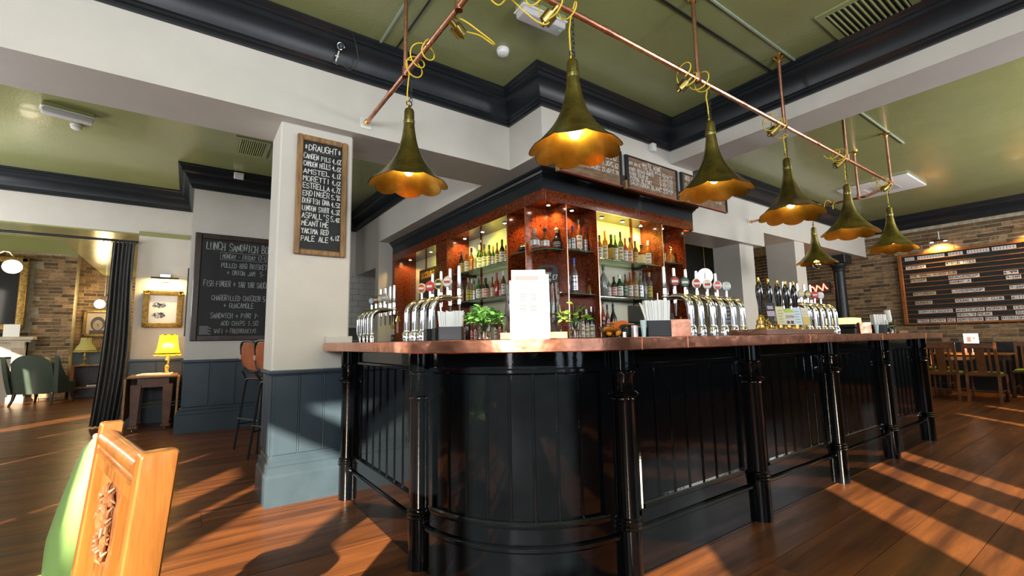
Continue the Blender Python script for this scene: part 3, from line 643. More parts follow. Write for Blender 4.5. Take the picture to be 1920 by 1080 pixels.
row('x', 2.93, 1.972, 500, [
    (865.5, 472, 10, 'black', 'black', 'gold', 'black bottle with round gold label', 'wine'), (875, 468, 9, 'amber', 'orange', 'white', 'amber bottle, white label'), (884, 465, 10, 'orange', 'black', None, 'plain orange bottle'), (891, 478, 6, 'clear', 'white', 'cream', 'narrow clear bottle'),
    (899, 460, 11, 'green', 'white', 'white', 'green bottle with white neck'), (908, 458, 9, 'olive', 'black', 'white', 'olive bottle, white label'), (917.5, 459, 10.5, 'olive', 'black', 'cream', 'broad olive bottle'), (925, 461, 7, 'green', 'red', 'white', 'red capped green bottle'),
    (932.5, 455, 8, 'brown', 'black', 'cream', 'brown bottle, cream label'), (942, 449, 11, 'dark', 'black', 'white', 'tall dark bottle, white label'), (949, 460, 6, 'amber', 'black', 'cream', 'narrow amber bottle')],
    '%s along the upper left bay shelf', 'spirit bottles on the upper shelf of the left bay')
row('x', 2.93, 1.594, 562, [
    (865, 518, 9, 'grey', 'blue', 'pink', 'grey bottle with blue cap'), (878, 521, 9, 'clear', 'cork', 'yellow', 'cork topped bottle, yellow label'), (884.5, 523, 6, 'gold', 'white', 'yellow', 'narrow gold bottle'), (889.5, 526, 6, 'clear', 'black', 'silver', 'clear bottle, silver label'),
    (898, 521, 11, 'green', 'black', 'white', 'green bottle, white label', 'std', True), (910.5, 521, 14, 'dark', 'black', 'pink', 'squat dark bottle, pale diamond label', 'wine'), (923.5, 519, 7, 'brown', 'black', 'cream', 'brown bottle, cream label'), (932, 511, 10, 'red', 'red', None, 'deep red bottle'),
    (939, 530, 5, 'pink', 'red', 'pink', 'narrow pink bottle'), (944.5, 508, 9, 'brown', 'white', 'white', 'brown bottle, white neck band')],
    '%s along the lower left bay shelf', 'spirit bottles on the lower shelf of the left bay')
row('x', 2.93, 1.06, 640, [
    (868.5, 582, 9, 'brown', 'silver', 'pink', 'brown bottle with silver cap'), (877.5, 586, 10, 'black', 'black', None, 'plain black bottle'), (885, 600, 7, 'red', 'red', 'red', 'small red bottle'), (892, 596, 7, 'brown', 'black', 'pink', 'brown bottle, pink label'), (901, 580, 9, 'brown', 'black', None, 'plain brown bottle'), (930, 590, 9, 'dark', 'black', 'cream', 'dark bottle'), (939, 588, 9, 'brown', 'black', 'red', 'brown bottle, red label')],
    '%s behind the left mint glass', 'bottles on the back counter of the left bay')
# ================================================================ PIPE RAIL AND HORN PENDANTS
PZ = 2.87
rail = thing('copper_pipe_rail', 'copper pipe rail hung below the ceiling round the bar, carrying the horn lamps', 'pipe rail', (0, 0, 0))
PR = .0165
def pipe(pts, name='pipe_run'): return MB().tube(pts, PR, 10).build(name, COPPERP, rail)
pipe([(1.09, 3.565, PZ), (1.09, 1.80, PZ)]); pipe([(1.09, 1.80, PZ), (1.12, 1.71, PZ), (1.21, 1.68, PZ)], 'pipe_elbow'); pipe([(1.21, 1.68, PZ), (6.76, 1.68, PZ)])
pipe([(6.76, 1.68, PZ), (7.08, 2.04, PZ)], 'pipe_elbow'); pipe([(7.08, 2.04, PZ), (7.08, 3.565, PZ)])
for p in ((1.09, 3.57), (7.08, 3.57)):
    bx(p[0]-.045, 3.558, PZ-.045, p[0]+.045, 3.572, PZ+.045, b=.003).build('wall_plate', WHITE, rail)
    MB().cyl((p[0], 3.56, PZ), (p[0], 3.52, PZ), .024).build('pipe_collar', BRASSP, rail)
RODS = [(1.09, 2.73), (1.09, 1.99), (2.80, 1.68), (4.06, 1.68), (5.40, 1.68), (6.75, 1.69), (7.08, 2.12)]
for x, y in RODS:
    MB().tube([(x, y, PZ), (x, y, CEIL-.02)], .014, 10).build('drop_rod', COPPERP, rail)
    MB().lathe([(.045, 0), (.045, .012), (.022, .03), (.022, .05)][::1], 14, Matrix.Translation((x, y, CEIL)) @ Matrix.Scale(-1, 4, (0, 0, 1))).build('ceiling_flange', BRASSP, rail)
    MB().cyl((x, y, PZ-.02), (x, y, PZ+.05), .022).build('tee_fitting', COPPERP, rail)
for x in (1.9, 3.4, 4.7, 6.1): MB().cyl((x-.03, 1.68, PZ), (x+.03, 1.68, PZ), .0195).build('pipe_coupling', COPPERP, rail)
for y in (2.35, 3.0): MB().cyl((1.09, y-.03, PZ), (1.09, y+.03, PZ), .0195).build('pipe_coupling', COPPERP, rail)
def junction(p, d):
    p = Vector(p); d = Vector(d).normalized()
    MB().cyl(p, p+d*.045, .016).cyl(p+d*.045, p+d*.105, .036).cyl(p+d*.105, p+d*.125, .014).build('junction_box', BRASS, rail)
for x in (1.52, 2.72, 3.98, 5.32, 6.68): junction((x, 1.68, PZ-.01), (-.3, .5, -.5))
junction((1.09, 2.10, PZ), (.8, .2, -.4)); junction((7.05, 2.6, PZ), (-.6, 0, -.4))

def horn_mesh(R, H, lobes, off, n=14, flip=False):
    seg = lobes*8; vs = []; fs = []
    for i in range(n+1):
        t = i/n; r = .032+(R-.032)*(.22*t+.78*t**3.1); z = H*(1-t)
        if t > .88: z = H*.12*(1-(t-.88)/.12)**1.25
        for k in range(seg):
            a = 2*PI*k/seg; c = abs(math.sin(lobes*a/2))**.75
            sc = 1+.085*t**3*(c-.6)
            dz = -.022*t**5*c
            vs.append(((r*sc-off)*math.cos(a), (r*sc-off)*math.sin(a), z+dz-off*.3))
    for i in range(n):
        for k in range(seg): k2 = (k+1) % seg; fs.append((i*seg+k, i*seg+k2, (i+1)*seg+k2, (i+1)*seg+k))
    return MB().add(vs, fs)
def squiggle(c, r, n, d1, d2, dz):
    c = Vector(c); d1 = Vector(d1); d2 = Vector(d2)
    return [c+d1*r*math.cos(2*PI*k/16)+d2*r*math.sin(2*PI*k/16)+Vector((0, 0, dz*k/16)) for k in range(n)]
def pendant(x, y, label, tx=0, ty=0, along=(1, 0, 0), R=.24, lobes=9, seed=0, zr=2.10, pw=10):
    t = thing('horn_pendant', label, 'pendant lamp', (x, y, zr), seed, 'brass horn pendants on the copper rail')
    H = .40
    t.rotation_euler = (tx, ty, 0)
    horn_mesh(R, H, lobes, 0).build('shade', BRASS, t, smooth=.5)
    horn_mesh(R, H, lobes, .004).build('shade_lining', BRASSIN, t, smooth=.5)
    vs = []; n = lobes*6
    MB().lathe([(.034, H-.01), (.036, H), (.036, H+.012), (.033, H+.016), (.032, H+.075), (.026, H+.09), (.012, H+.098), (.008, H+.12)], 18).build('neck', BRASS, t)
    MB().tube([(.018*math.cos(2*PI*k/14), 0, H+.13+.018*math.sin(2*PI*k/14)) for k in range(14)], .004, 6, True).build('hook', IRON, t)
    MB().ball((0, 0, .085), .032, 14, 10, 1.25).lathe([(.018, .115), (.02, .18), (.02, .33)], 12).build('bulb', BULB, t)
    lamp('pendant_light', 'POINT', (x, y, zr+.075), pw, (1, .68, .18), shadow_soft_size=.04)
    top = PZ-zr; ch = MB(); zz = H+.145; i = 0
    while zz < top-.01:
        a = (Vector((1, 0, 0)), Vector((0, 1, 0)))[i % 2]
        ch.tube([a*.009*math.cos(2*PI*k/10)+Vector((.012, 0, zz+.017*math.sin(2*PI*k/10)+.012)) for k in range(10)], .0022, 5, True); zz += .027; i += 1
    ch.build('chain', IRON, t)
    ax = Vector(along); sd = Vector((0, 0, 1))
    RR = random.Random(seed*7+int(x*10)+int(y*3))
    pts = [Vector((-.01, 0, H+.10)), Vector((-.014, .0, H+.2)), Vector((-.012+RR.uniform(-.01, .01), .004, top-.1)), Vector((0, 0, top-.02))]
    L = []
    for a, b in zip(pts, pts[1:]): L += [a.lerp(b, k/4) for k in range(4)]
    c = pts[-1]+Vector((0, 0, .02)); q = Vector((0, 0, 0))
    for k in range(1, 90):
        a = 2*PI*k/28+seed; rr = .028+.045*abs(math.sin(k*.065+seed)); L.append(c-ax*(.0035*k)+Vector((-ax.y, ax.x, 0))*rr*math.cos(a)+sd*(rr*math.sin(a)-.012))
    MB().tube(L, .0042, 6).build('flex', CORD, t)
    return t
X = (1, 0, 0)
pendant(1.09, 2.66, 'brass horn pendant by the white pillar, before the left beam', along=(0, 1, 0), lobes=8, seed=1)
pendant(1.62, 1.69, 'largest looking brass horn pendant, lit yellow inside, hung above the bar corner', lobes=9, seed=2)
pendant(2.91, 1.68, 'brass horn pendant in front of the third wooden wine board', ty=.0, lobes=9, seed=3)
pendant(4.04, 1.68, 'dim brass horn pendant next along the rail past the wine boards', ty=.10, tx=-.04, lobes=9, seed=4)
pendant(5.31, 1.69, 'brass horn pendant hung just before the white ceiling cassette', ty=.07, lobes=8, seed=5)
pendant(6.72, 1.74, 'last brass horn pendant at the far rail corner, beside the notice board', ty=.09, lobes=9, seed=6)
p7 = pendant(7.08, 2.68, 'dark brass horn pendant with silvered bulb on the far return of the rail', along=(0, 1, 0), lobes=9, seed=7, R=.25, pw=1.5)
MB().ball((0, 0, -.03), .055, 16, 10, 1.1).build('silvered_bulb', CHROME, p7)
def smooth(P, n=6):
    P = [Vector(p) for p in P]; out = []
    for i in range(len(P)-1):
        a, b, c, d = P[max(i-1, 0)], P[i], P[i+1], P[min(i+2, len(P)-1)]
        for k in range(n):
            t = k/n; out.append(.5*((2*b)+(c-a)*t+(2*a-5*b+4*c-d)*t*t+(3*b-a-3*c+d)*t**3))
    return out+[P[-1]]
MB().tube(smooth([(1.10, 2.12, PZ+.03), (1.14, 2.04, PZ-.02), (1.22, 1.99, PZ-.09), (1.31, 1.99, PZ-.12), (1.34, 2.05, PZ-.08), (1.28, 2.10, PZ-.02), (1.18, 2.11, PZ-.03)]), .0042, 6).build('flex_loop', CORD, rail)
MB().tube(smooth([(1.16, 1.86, PZ+.04), (1.24, 1.84, PZ-.02), (1.30, 1.82, PZ+.03), (1.37, 1.78, PZ-.04), (1.43, 1.74, PZ-.10), (1.48, 1.72, PZ-.10), (1.51, 1.70, PZ-.02), (1.53, 1.69, PZ)]), .0042, 6).build('flex_loop', CORD, rail)

# ================================================================ BEER TAPS
def tap(x, y, d, label, badge, grp, badge2=None, z0=1.1, top=True, bz=1.49):
    """chrome swan neck: column, collar, arm bending towards D, tap body, handle, spout and round badge"""
    t = thing('beer_tap', label, 'beer tap', (x, y, z0), math.atan2(d[1], d[0]), grp)   # local +x = towards the bartender
    MB().lathe([(.03, 0), (.031, .004), (.031, .058), (.027, .064), (.0235, .07), (.0235, .076)], 18).build('collar', CHROME, t)
    pts = [(0, 0, .07), (0, 0, .19)]+[(.085*(1-math.cos(a)), 0, .19+.085*math.sin(a)) for a in [PI/2*k/8 for k in range(1, 9)]]+[(.13, 0, .276)]
    MB().tube(pts, .0215, 14).build('swan_neck', CHROME, t)
    MB().cyl((.125, 0, .276), (.215, 0, .278), .009).cyl((.195, 0, .24), (.195, 0, .34), .0135).ball((.195, 0, .285), .019).build('tap_body', CHROME, t)
    MB().lathe([(.0045, .21-.06), (.0085, .225), (.010, .245)], 10, c=(.195, 0, 0)).build('spout', CHROME, t)
    MB().lathe([(.008, .34), (.0135, .35), (.0125, .40), (.0115, .49), (.007, .496)], 12, c=(.195, 0, 0)).build('handle', STEEL, t)
    if badge:
        mA, mB = badge
        sg = 1 if abs(d[1]) > .5 else -1; Mr = Matrix.Translation((.11, 0, bz-z0-.01)) @ Matrix.Rotation(-sg*.65, 4, 'Z'); M = Mr @ Matrix.Rotation(-PI/2, 4, 'Y')
        bd = MB().lathe([(.030, -.007), (.033, -.003), (.033, .006), (.029, .009)], 20, M, sx=1.15).build('badge', mA, t)
        MB().lathe([(.025, .0085), (.025, .0105)], 18, M, sx=1.15).build('badge_face', mB, bd)
        bandM = Mr @ Matrix.Translation((-.0108, 0, 0)); MB().box(-.001, -.021, -.008, .0, .021, .008, bandM).build('badge_band', LC['white'] if mB is not LC['white'] else LC['red'], bd)
        MB().cyl((.11, 0, .285), (.11, 0, bz-z0-.04), .008).build('badge_stem', CHROME, t)
    return t
def badge(c): return (STEEL if c != 'red' else CHROME, LC[c])
LC['lightblue'] = solid('label_lightblue', (.35, .55, .65), .4); LC['crimson'] = solid('label_crimson', (.55, .04, .07), .35)
TB = [(1298, ('black', 'red'), 'black and red badge'), (1317, ('black', 'green'), 'green and black badge'), (1339, ('silver', 'red'), 'white and maroon badge'),
      (1359, ('silver', 'white'), 'pale silver badge'), (1378, ('silver', 'crimson'), 'red badge with silver rim'), (1395, ('silver', 'lightblue'), 'pale blue egg badge, last of its bank')]
for px, (a, b), ds in TB:
    p = at(px, 632, 'y', 1.80); tap(p.x, 1.80, (0, 1), 'chrome beer tap of the middle bank with '+ds, (LC[a], LC[b]), 'chrome taps of the middle bank')
for px, (a, b), ds in [(763, ('cream', 'red'), 'red and white badge'), (778, ('crimson', 'red'), 'all red badge'), (794, ('yellow', 'black'), 'olive and yellow badge'), (810, ('silver', 'white'), 'white badge')]:
    p = at(px, 634, 'x', 1.25); tap(1.25, p.y, (1, 0), 'chrome beer tap of the bank left of the napkins with '+ds, (LC[a], LC[b]), 'chrome taps left of the napkin box')
for px, (a, b), ds in [(673, ('black', 'lightblue'), 'blue badge'), (681, ('brown', 'brown'), 'small brown badge'), (689, ('brown', 'cream'), 'brown and cream badge'), (696, None or ('silver', 'silver'), 'plain silver badge')]:
    if 'brown' not in LC: LC['brown'] = solid('label_brown', (.16, .08, .05), .5)
    p = at(px, 640, 'x', 1.25); tap(1.25, p.y, (1, 0), 'chrome beer tap in the bank behind the pillar with '+ds, (LC[a], LC[b]), 'chrome taps behind the pillar')
MB().prism([(1.02, 3.60), (1.68, 3.60), (1.68, 4.7), (1.02, 4.7)], 0, 1.0985).build('rear_counter', GLOSS, bar)
for px, (a, b), ds in [(1520, ('silver', 'white'), 'white badge, by the ale pumps'), (1533.5, ('silver', 'cream'), 'cream badge'), (1546, ('black', 'yellow'), 'yellow green badge'), (1558.5, ('crimson', 'crimson'), 'red badge'), (1569.6, ('silver', 'silver'), 'plain badge')]:
    p = at(px, 630, 'y', 1.80); tap(p.x, 1.80, (0, 1), 'chrome beer tap of the right hand bank with '+ds, (LC[a], LC[b]), 'chrome taps of the right hand bank')
# hand pumps
a = at(1408, 628, 'y', 1.66).x; b = at(1538, 628, 'y', 1.66).x
tr = bx(a, 1.55, 1.10, b, 1.83, 1.142, b=.006).build('pump_plinth', mat('red_wood', (.20, .07, .035), .3, noise=.4, nscale=8, coat=.3), None); tag(tr, 'low reddish wooden plinth under the ale hand pumps', 'plinth')
CLIP = [('mauve', (.45, .36, .45), 'black and mauve shield clip'), ('cream', (.66, .62, .34), 'plain cream oblong clip'), ('lime', (.42, .55, .06), 'white clip with lime green dome'), ('sky', (.55, .70, .82), 'pale blue oblong clip'), ('mustard', (.60, .46, .08), 'white and mustard oblong clip')]
for i, px in enumerate((1429, 1447, 1464, 1479.5, 1495)):
    p = at(px, 620, 'y', 1.70); nm, c, ds = CLIP[i]
    t = thing('hand_pump', 'black handled ale hand pump with brass base and '+ds, 'hand pump', (p.x, 1.70, 1.142), 0, 'ale hand pumps'); t.scale = (.95, .95, .76)
    MB().lathe([(.045, 0), (.047, .01), (.04, .02), (.042, .045), (.034, .055), (.036, .085), (.026, .10), (.018, .125), (.022, .13), (.016, .14)], 18).build('base', BRASSP, t)
    MB().lathe([(.012, .135), (.014, .18), (.017, .25), (.024, .32), (.0265, .37), (.024, .42), (.016, .455), (.013, .465)], 16).build('handle', mat('ebony', (.008, .007, .007), .08, coat=1), t)
    MB().lathe([(.010, .465), (.013, .47), (.008, .485), (.010, .495), (.006, .51), (0.0005, .515)], 12).build('finial', BRASSP, t)
    M = Matrix.Translation((.035, -.065, .07)) @ Matrix.Rotation(-.45, 4, 'Z') @ Matrix.Rotation(-.10, 4, 'X') @ Matrix.Diagonal((1.35, 1, 1.25, 1))
    mc = solid('clip_'+nm, c, .4)
    if i == 0:
        cl = MB(); cl.add([(-.035, 0, .15), (.035, 0, .15), (.03, 0, .08), (0, 0, -.04), (-.03, 0, .08), (-.035, .006, .15), (.035, .006, .15), (.03, .006, .08), (0, .006, -.04), (-.03, .006, .08)], [(0, 1, 2, 3, 4), (9, 8, 7, 6, 5), (0, 5, 6, 1), (1, 6, 7, 2), (2, 7, 8, 3), (3, 8, 9, 4), (4, 9, 5, 0)], M)
        o = cl.build('pump_clip', BLACK, t, smooth=None); MB().box(-.024, -.002, .045, .024, .001, .085, M).box(-.018, -.002, .10, .018, .001, .125, M).build('clip_print', mc, o)
    elif i == 2:
        o = MB().box(-.034, 0, -.02, .034, .006, .08, M).build('pump_clip', LC['white'], t); MB().prism([(.034*math.cos(PI*k/10), .034*math.sin(PI*k/10)) for k in range(11)], 0, .006, M @ Matrix.Translation((0, .006, .08)) @ Matrix.Rotation(PI/2, 4, 'X')).build('clip_dome', mc, o)
        MB().box(-.024, -.002, -.012, -.006, .001, .012, M).box(.002, -.002, -.012, .02, .001, .012, M).build('clip_print', INK, o); stroke_mesh(MB(), 'ZEPH', -.026, .035, .02, .014, M @ Matrix.Translation((0, -.002, 0)), .12).build('lettering', INK, o, smooth=None)
    else:
        o = MB().box(-.027, 0, -.02, .027, .006, .125, M, b=.002).build('pump_clip', mc if i < 4 else LC['white'], t)
        pr = MB()
        for k in range(5): pr.box(-.016, -.002, .0+k*.022, .016-.004*(k % 3), .001, .006+k*.022, M)
        pr.build('clip_print', solid('clip_grey', (.35, .36, .33), .5) if i < 4 else mc, o)
        if i == 4: MB().box(-.026, -.0015, -.018, .026, .001, .05, M).build('clip_panel', mc, o)

# ================================================================ THINGS ON THE COUNTER
def atZ(px, Z, z=1.1):
    d = RT*((px-960)/FPX)+FW*1.0; d = Vector((d.x, d.y, 0)); q = Z/(d.dot(FW)); return Vector((d.x*q, d.y*q, z))
FACE = math.atan2(FW.y, FW.x)-PI/2          # turn that makes local -y look at the photographer's side of the bar
def place(name, label, cat, px, Z, z=1.1, rz=None, grp=None):
    p = atZ(px, Z, z); return thing(name, label, cat, p, FACE if rz is None else rz, grp)
# food menu leaning on the tumblers
t = place('food_menu', 'white food menu standing upright at the bar corner, four small pictures on it', 'menu', 992, 2.02)
W_ = .0875
MB().box(-W_, -.004, 0, W_, 0, .262, Matrix.Rotation(-.05, 4, 'X')).build('sheet', PAPER, t, smooth=None)
M = Matrix.Rotation(-.05, 4, 'X') @ Matrix.Translation((0, -.0055, 0))
GREYP = solid('print_grey', (.05, .05, .06), .6); pr = MB()
for (cx, cz) in ((-.028, .185), (.018, .185), (-.028, .135), (.018, .135)):
    for k in range(4): pr.box(cx-.016, 0, cz-.014+k*.0085, cx+.016-.004*(k % 2), .001, cz-.0085+k*.0085, M)
pr.build('picture_print', GREYP, t, smooth=None)
stroke_mesh(MB(), 'FOOD', -.032, .080, .011, .0165, M, .14).build('lettering', GREYP, t, smooth=None)
t = place('drinks_menu', 'white card menu with grey band and red corner tag behind the food menu', 'menu', 994, 2.045)
bw_ = MB().box(-.075, 0, .0, .085, .004, .290).build('sheet', PAPER, t, smooth=None)
MB().box(-.07, -.0012, .262, .04, 0, .285).build('grey_band', GREYP, t, smooth=None); MB().box(.042, -.0012, .262, .084, 0, .288).build('red_tag', LC['red'], t, smooth=None)
stroke_mesh(MB(), 'FIELD', .044, .276, .008, .0075, Matrix.Translation((0, -.0016, 0)), .2).build('lettering', LC['white'], t, smooth=None); stroke_mesh(MB(), 'DAY', .05, .265, .008, .0085, Matrix.Translation((0, -.0016, 0)), .2).build('lettering', LC['white'], t, smooth=None)
t = place('menu_card', 'tallest blank white card behind the two menus', 'menu', 992, 2.07)
MB().box(-.08, 0, 0, .075, .004, .315).build('sheet', PAPER, t, smooth=None)
t = place('wooden_tray', 'shallow pale wooden tray carrying the stacked tumblers', 'tray', 998, 2.17)
MB().box(-.155, -.055, 0, .155, .075, .012).box(-.155, -.06, 0, .155, -.052, .03).box(-.155, .07, 0, .155, .078, .03).build('tray_body', PINE, t)
for k, px in enumerate((968, 1029)):
    for j in range(2):
        t = place('plastic_tumbler', '%s of the stacked clear tumblers on the %s of the wooden tray' % (('lower', 'upper')[j], ('left half', 'right half')[k]), 'tumbler', px, 2.20, 1.112+j*.10, grp='stacked clear tumblers')
        MB().lathe([(.062, 0), (.064, .004), (.060, .01), (.046, .155), (.0455, .158), (.001, .158), (.001, .155), (.0435, .154), (.0575, .01), (.0595, 0)], 28, caps=False).build('wall', GLASS, t)
# mint
LEAF = [mat('mint_leaf', (.09, .25, .05), .45, vary=.35, noise=.3, nscale=20), mat('mint_leaf_light', (.20, .40, .06), .45, vary=.3)]
def mint(px, Z, label, h, r, n, seed, m, droop):
    t = place('mint_glass', label, 'glass of mint', px, Z, grp='glasses of fresh mint'); RR = random.Random(seed)
    MB().lathe([(.024, 0), (.027, .003), (.034, h), (.032, h), (.0255, .012), (.001, .012)], 20, caps=False).build('glass', GLASS, t)
    MB().lathe([(.0235, .013), (.0285, h*.5), (.001, h*.5)], 16).build('water', gl('water', (.75, .82, .55), .95, .02), t)
    st = MB(); lm = None; k = 0; me = None
    for i in range(n):
        a = 2*PI*i/n*2.4; rr = r*math.sqrt(RR.random()); z = h*(1.1+RR.uniform(0, 1.0)*(1.15-rr/r*.75))-droop*max(0, rr-.6*r)
        p = Vector((rr*math.cos(a), rr*math.sin(a), z))
        if i % 4 == 0: st.tube([(RR.uniform(-.012, .012), RR.uniform(-.012, .012), .014), (p.x*.3, p.y*.3, h), p], .0012, 5)
        L, Wd = RR.uniform(.020, .031), RR.uniform(.010, .016)
        if me is None:
            o = MB().add([(0, 0, 0), (.35, -.42, .12), (.75, -.34, .08), (1, 0, -.05), (.75, .34, .08), (.35, .42, .12), (.4, 0, 0), (.78, 0, -.02)], [(0, 1, 6), (0, 6, 5), (1, 2, 7, 6), (6, 7, 4, 5), (2, 3, 7), (7, 3, 4)]).build('mint_leaf', m, t); me = o.data
        else: o = inst('mint_leaf', me, (0, 0, 0), t)
        o.location = p; o.scale = (L*1.25, Wd*2, L); o.rotation_euler = (RR.uniform(-.5, .5), RR.uniform(-.7, .5), a+RR.uniform(-.6, .6))
    st.build('stems', LEAF[0], t)
mint(907, 2.12, 'bushy dark green mint bunch in a water glass left of the menus', .075, .074, 190, 4, LEAF[0], .45)
mint(1076, 2.14, 'sparse bright green mint sprigs in a glass right of the menus', .075, .068, 46, 9, LEAF[1], .2)
# napkin boxes
def caddy(px, Z, w, h, label, rz=None, straws=False, seed=1):
    t = place('bar_caddy', label, 'bar caddy', px, Z, rz=rz); RR = random.Random(seed); th = .004
    MB().box(-w, -.045, 0, w, -.041, h).box(-w, .041, 0, w, .045, h).box(-w, -.045, 0, -w+th, .045, h).box(w-th, -.045, 0, w, .045, h).box(-.004, -.041, 0, 0, .041, h*.9).box(-w, -.045, 0, w, .045, .004).build('box', BLACK, t, smooth=None)
    return t, RR
def napkins(par, x0, x1, z0, z1, n, sp, RR, y=0, m=PAPER, loose=0):
    """fan of folded napkins / straws standing in the caddy: each a sheet of its own"""
    me = None
    for k in range(n):
        f = (k+.5)/n; x = x0+(x1-x0)*f
        if me is None: o = MB().box(-.5, -.5, 0, .5, .5, 1).build('napkin', m, par, smooth=None); me = o.data
        else: o = inst('napkin', me, (0, 0, 0), par)
        o.location = (x, y+RR.uniform(-.004, .004), z0); o.scale = ((x1-x0)/n*1.55, .05+.004*(k % 2), z1-z0+RR.uniform(-.004, .004)); o.rotation_euler = (RR.uniform(-.03, .03), (f-.5)*sp, 0)
t, RR = caddy(846, 2.30, .058, .068, 'black napkin caddy filled with a fan of white napkins, left of the mint'); napkins(t, -.05, .05, .01, .145, 22, .22, RR)
t, RR = caddy(1228, 2.42, .06, .085, 'black caddy packed with upright white straws, beside the copper block'); napkins(t, -.052, .054, .01, .19, 26, .16, RR)
for k in range(4): MB().cyl((-.05-.004*k, -.02, .05), (-.095+.012*k, -.03+.008*k, .18-.006*k), .0032, seg=8).build('straw', PAPER, t)
MB().cyl((.018, .02, .05), (.018, .02, .235), .0032, seg=8).build('straw', PAPER, t)
t = place('paper_cup', 'small pale blue paper sleeve leaning on the straw caddy', 'paper sleeve', 1203, 2.40); MB().lathe([(.011, 0), (.017, .088), (.015, .088), (.010, .002)], 14, caps=False).build('sleeve', solid('pale_blue_paper', (.55, .72, .74), .6), t)
for px, Z, w, h, ds in ((819, 2.40, .018, .066, 'right of the pair'), (804, 2.46, .02, .064, 'left of the pair')):
    t = place('coaster_box', 'small black open box of beer mats beside the napkin caddy, '+ds, 'box', px, Z, rz=FACE+.5); MB().box(-w, -.03, 0, w, -.026, h).box(-w, .026, 0, w, .03, h*.92).box(-w, -.03, 0, -w+.003, .03, h).box(w-.003, -.03, 0, w, .03, h).box(-w, -.03, 0, w, .03, .003).build('box', BLACK, t, smooth=None); MB().box(-w+.005, -.022, .003, w-.005, .022, h*.8).build('beer_mats', OAKD, t)
p = place('copper_block', 'square folded copper panel between the straws and the middle taps', 'copper box', 1268, 2.50); MB().box(-.057, -.03, 0, .057, .03, .094, b=.002).build('box', COPPER, p)
p = place('steel_beaker', 'tall brushed steel jigger on the bar by the till', 'jigger', 1186, 2.36); MB().lathe([(.017, 0), (.0175, .002), (.0175, .058), (.016, .06), (.015, .058)], 20).build('cup', STEEL, p)
p = place('steel_beaker', 'short steel measure beside the orange bowl', 'jigger', 1166, 2.40); MB().lathe([(.015, 0), (.014, .026), (.012, .028)], 20).build('cup', STEEL, p)
p = place('foil_packet', 'crumpled blue foil packet behind the sparse mint', 'packet', 1077, 2.30); MB().add([(-.02, 0, 0), (.024, -.004, 0), (.018, .01, .03), (.004, .002, .045), (-.012, .008, .018), (0, .022, 0), (.012, -.012, .022)], [(0, 1, 6), (1, 2, 6), (2, 3, 6), (3, 4, 6), (4, 0, 6), (0, 4, 5), (4, 3, 5), (3, 2, 5), (2, 1, 5), (1, 0, 5)]).build('foil', solid('blue_foil', (.03, .03, .35), .25, metal=.5), p, smooth=None)
# fruit bowl
p = atZ(1143, 2.42, 1.1015); fb = thing('fruit_bowl', 'clear glass fruit bowl behind the bar, filled with oranges', 'bowl', p); fb.scale = (.66, .66, .66)
MB().lathe([(.05, 0), (.06, .004), (.105, .085), (.102, .085), (.056, .01), (.001, .008)], 24, caps=False).build('bowl', GLASS, fb)
ORG = mat('orange_peel', (.80, .27, .02), .45, bump=.2, bscale=300)
k = 0
for dx, dy, dz, ds in ((-.04, -.02, .043, 'leftmost'), (.045, -.01, .043, 'rightmost'), (.0, .045, .045, 'rearmost'), (.002, -.052, .043, 'front')):
    o = MB().ball((0, 0, 0), .037, 16, 10).build('orange', ORG, None); o.location = (p.x+dx*.66, p.y+dy*.66, p.z+dz*.66); o.scale = (.66, .66, .66); tag(o, ds+' orange in the glass bowl behind the bar', 'orange', 'oranges in the bowl')
p = atZ(1163, 2.62, 1.06); o = MB().ball((0, 0, .12), .035, 12, 6, .5).lathe([(.06, .09), (.045, .12), (.02, .135)], 9).build('orange_cloth', solid('orange_cloth', (.62, .13, .03), .7), None); o.location = p; tag(o, 'crumpled orange cloth heaped near the till behind the kahlua coloured bottle'.replace('kahlua coloured', 'orange labelled'), 'cloth')
# till and card reader
t = place('till', 'black touchscreen till behind the bar with its screen turned away', 'till', 1198, 2.72, 1.1015); t.scale = (.78, .78, .78)
MB().box(-.11, -.09, 0, .09, .10, .09, b=.01).build('base', BLACK, t)
MB().box(-.10, -.012, 0, .10, .012, .15, Matrix.Translation((.0, -.02, .10)) @ Matrix.Rotation(-.45, 4, 'X') @ Matrix.Rotation(.12, 4, 'Y'), b=.006).build('screen', BLACK, t); MB().cyl((0, 0, .08), (0, .01, .13), .03).build('stand', BLACK, t)
t = place('card_printer', 'low black receipt printer in front of the till', 'printer', 1180, 2.52, 1.10, rz=FACE+.3); MB().box(-.055, -.04, 0, .05, .05, .062, b=.012).box(-.05, -.035, .055, .0, .04, .072, b=.006).build('case', BLACK, t); MB().box(-.03, -.042, .02, .03, -.039, .045).build('slot', IRON, t)
t = place('till', 'small dark grey till screen at the far left counter beside the pillar', 'till', 663, 3.75, 1.10, rz=.2); MB().box(-.07, -.01, .02, .05, .01, .13, Matrix.Rotation(-.35, 4, 'X'), b=.004).build('screen', BLACK, t); MB().box(-.05, -.04, 0, .04, .05, .03, b=.005).build('base', BLACK, t)
t = place('till', 'slim grey monitor back seen right of the straws', 'till', 1253, 3.0, 1.1015); MB().box(-.04, -.008, .02, .035, .008, .16, Matrix.Rotation(-.25, 4, 'X'), b=.004).build('screen', IRON, t); MB().box(-.03, -.03, 0, .03, .04, .03).build('base', IRON, t)
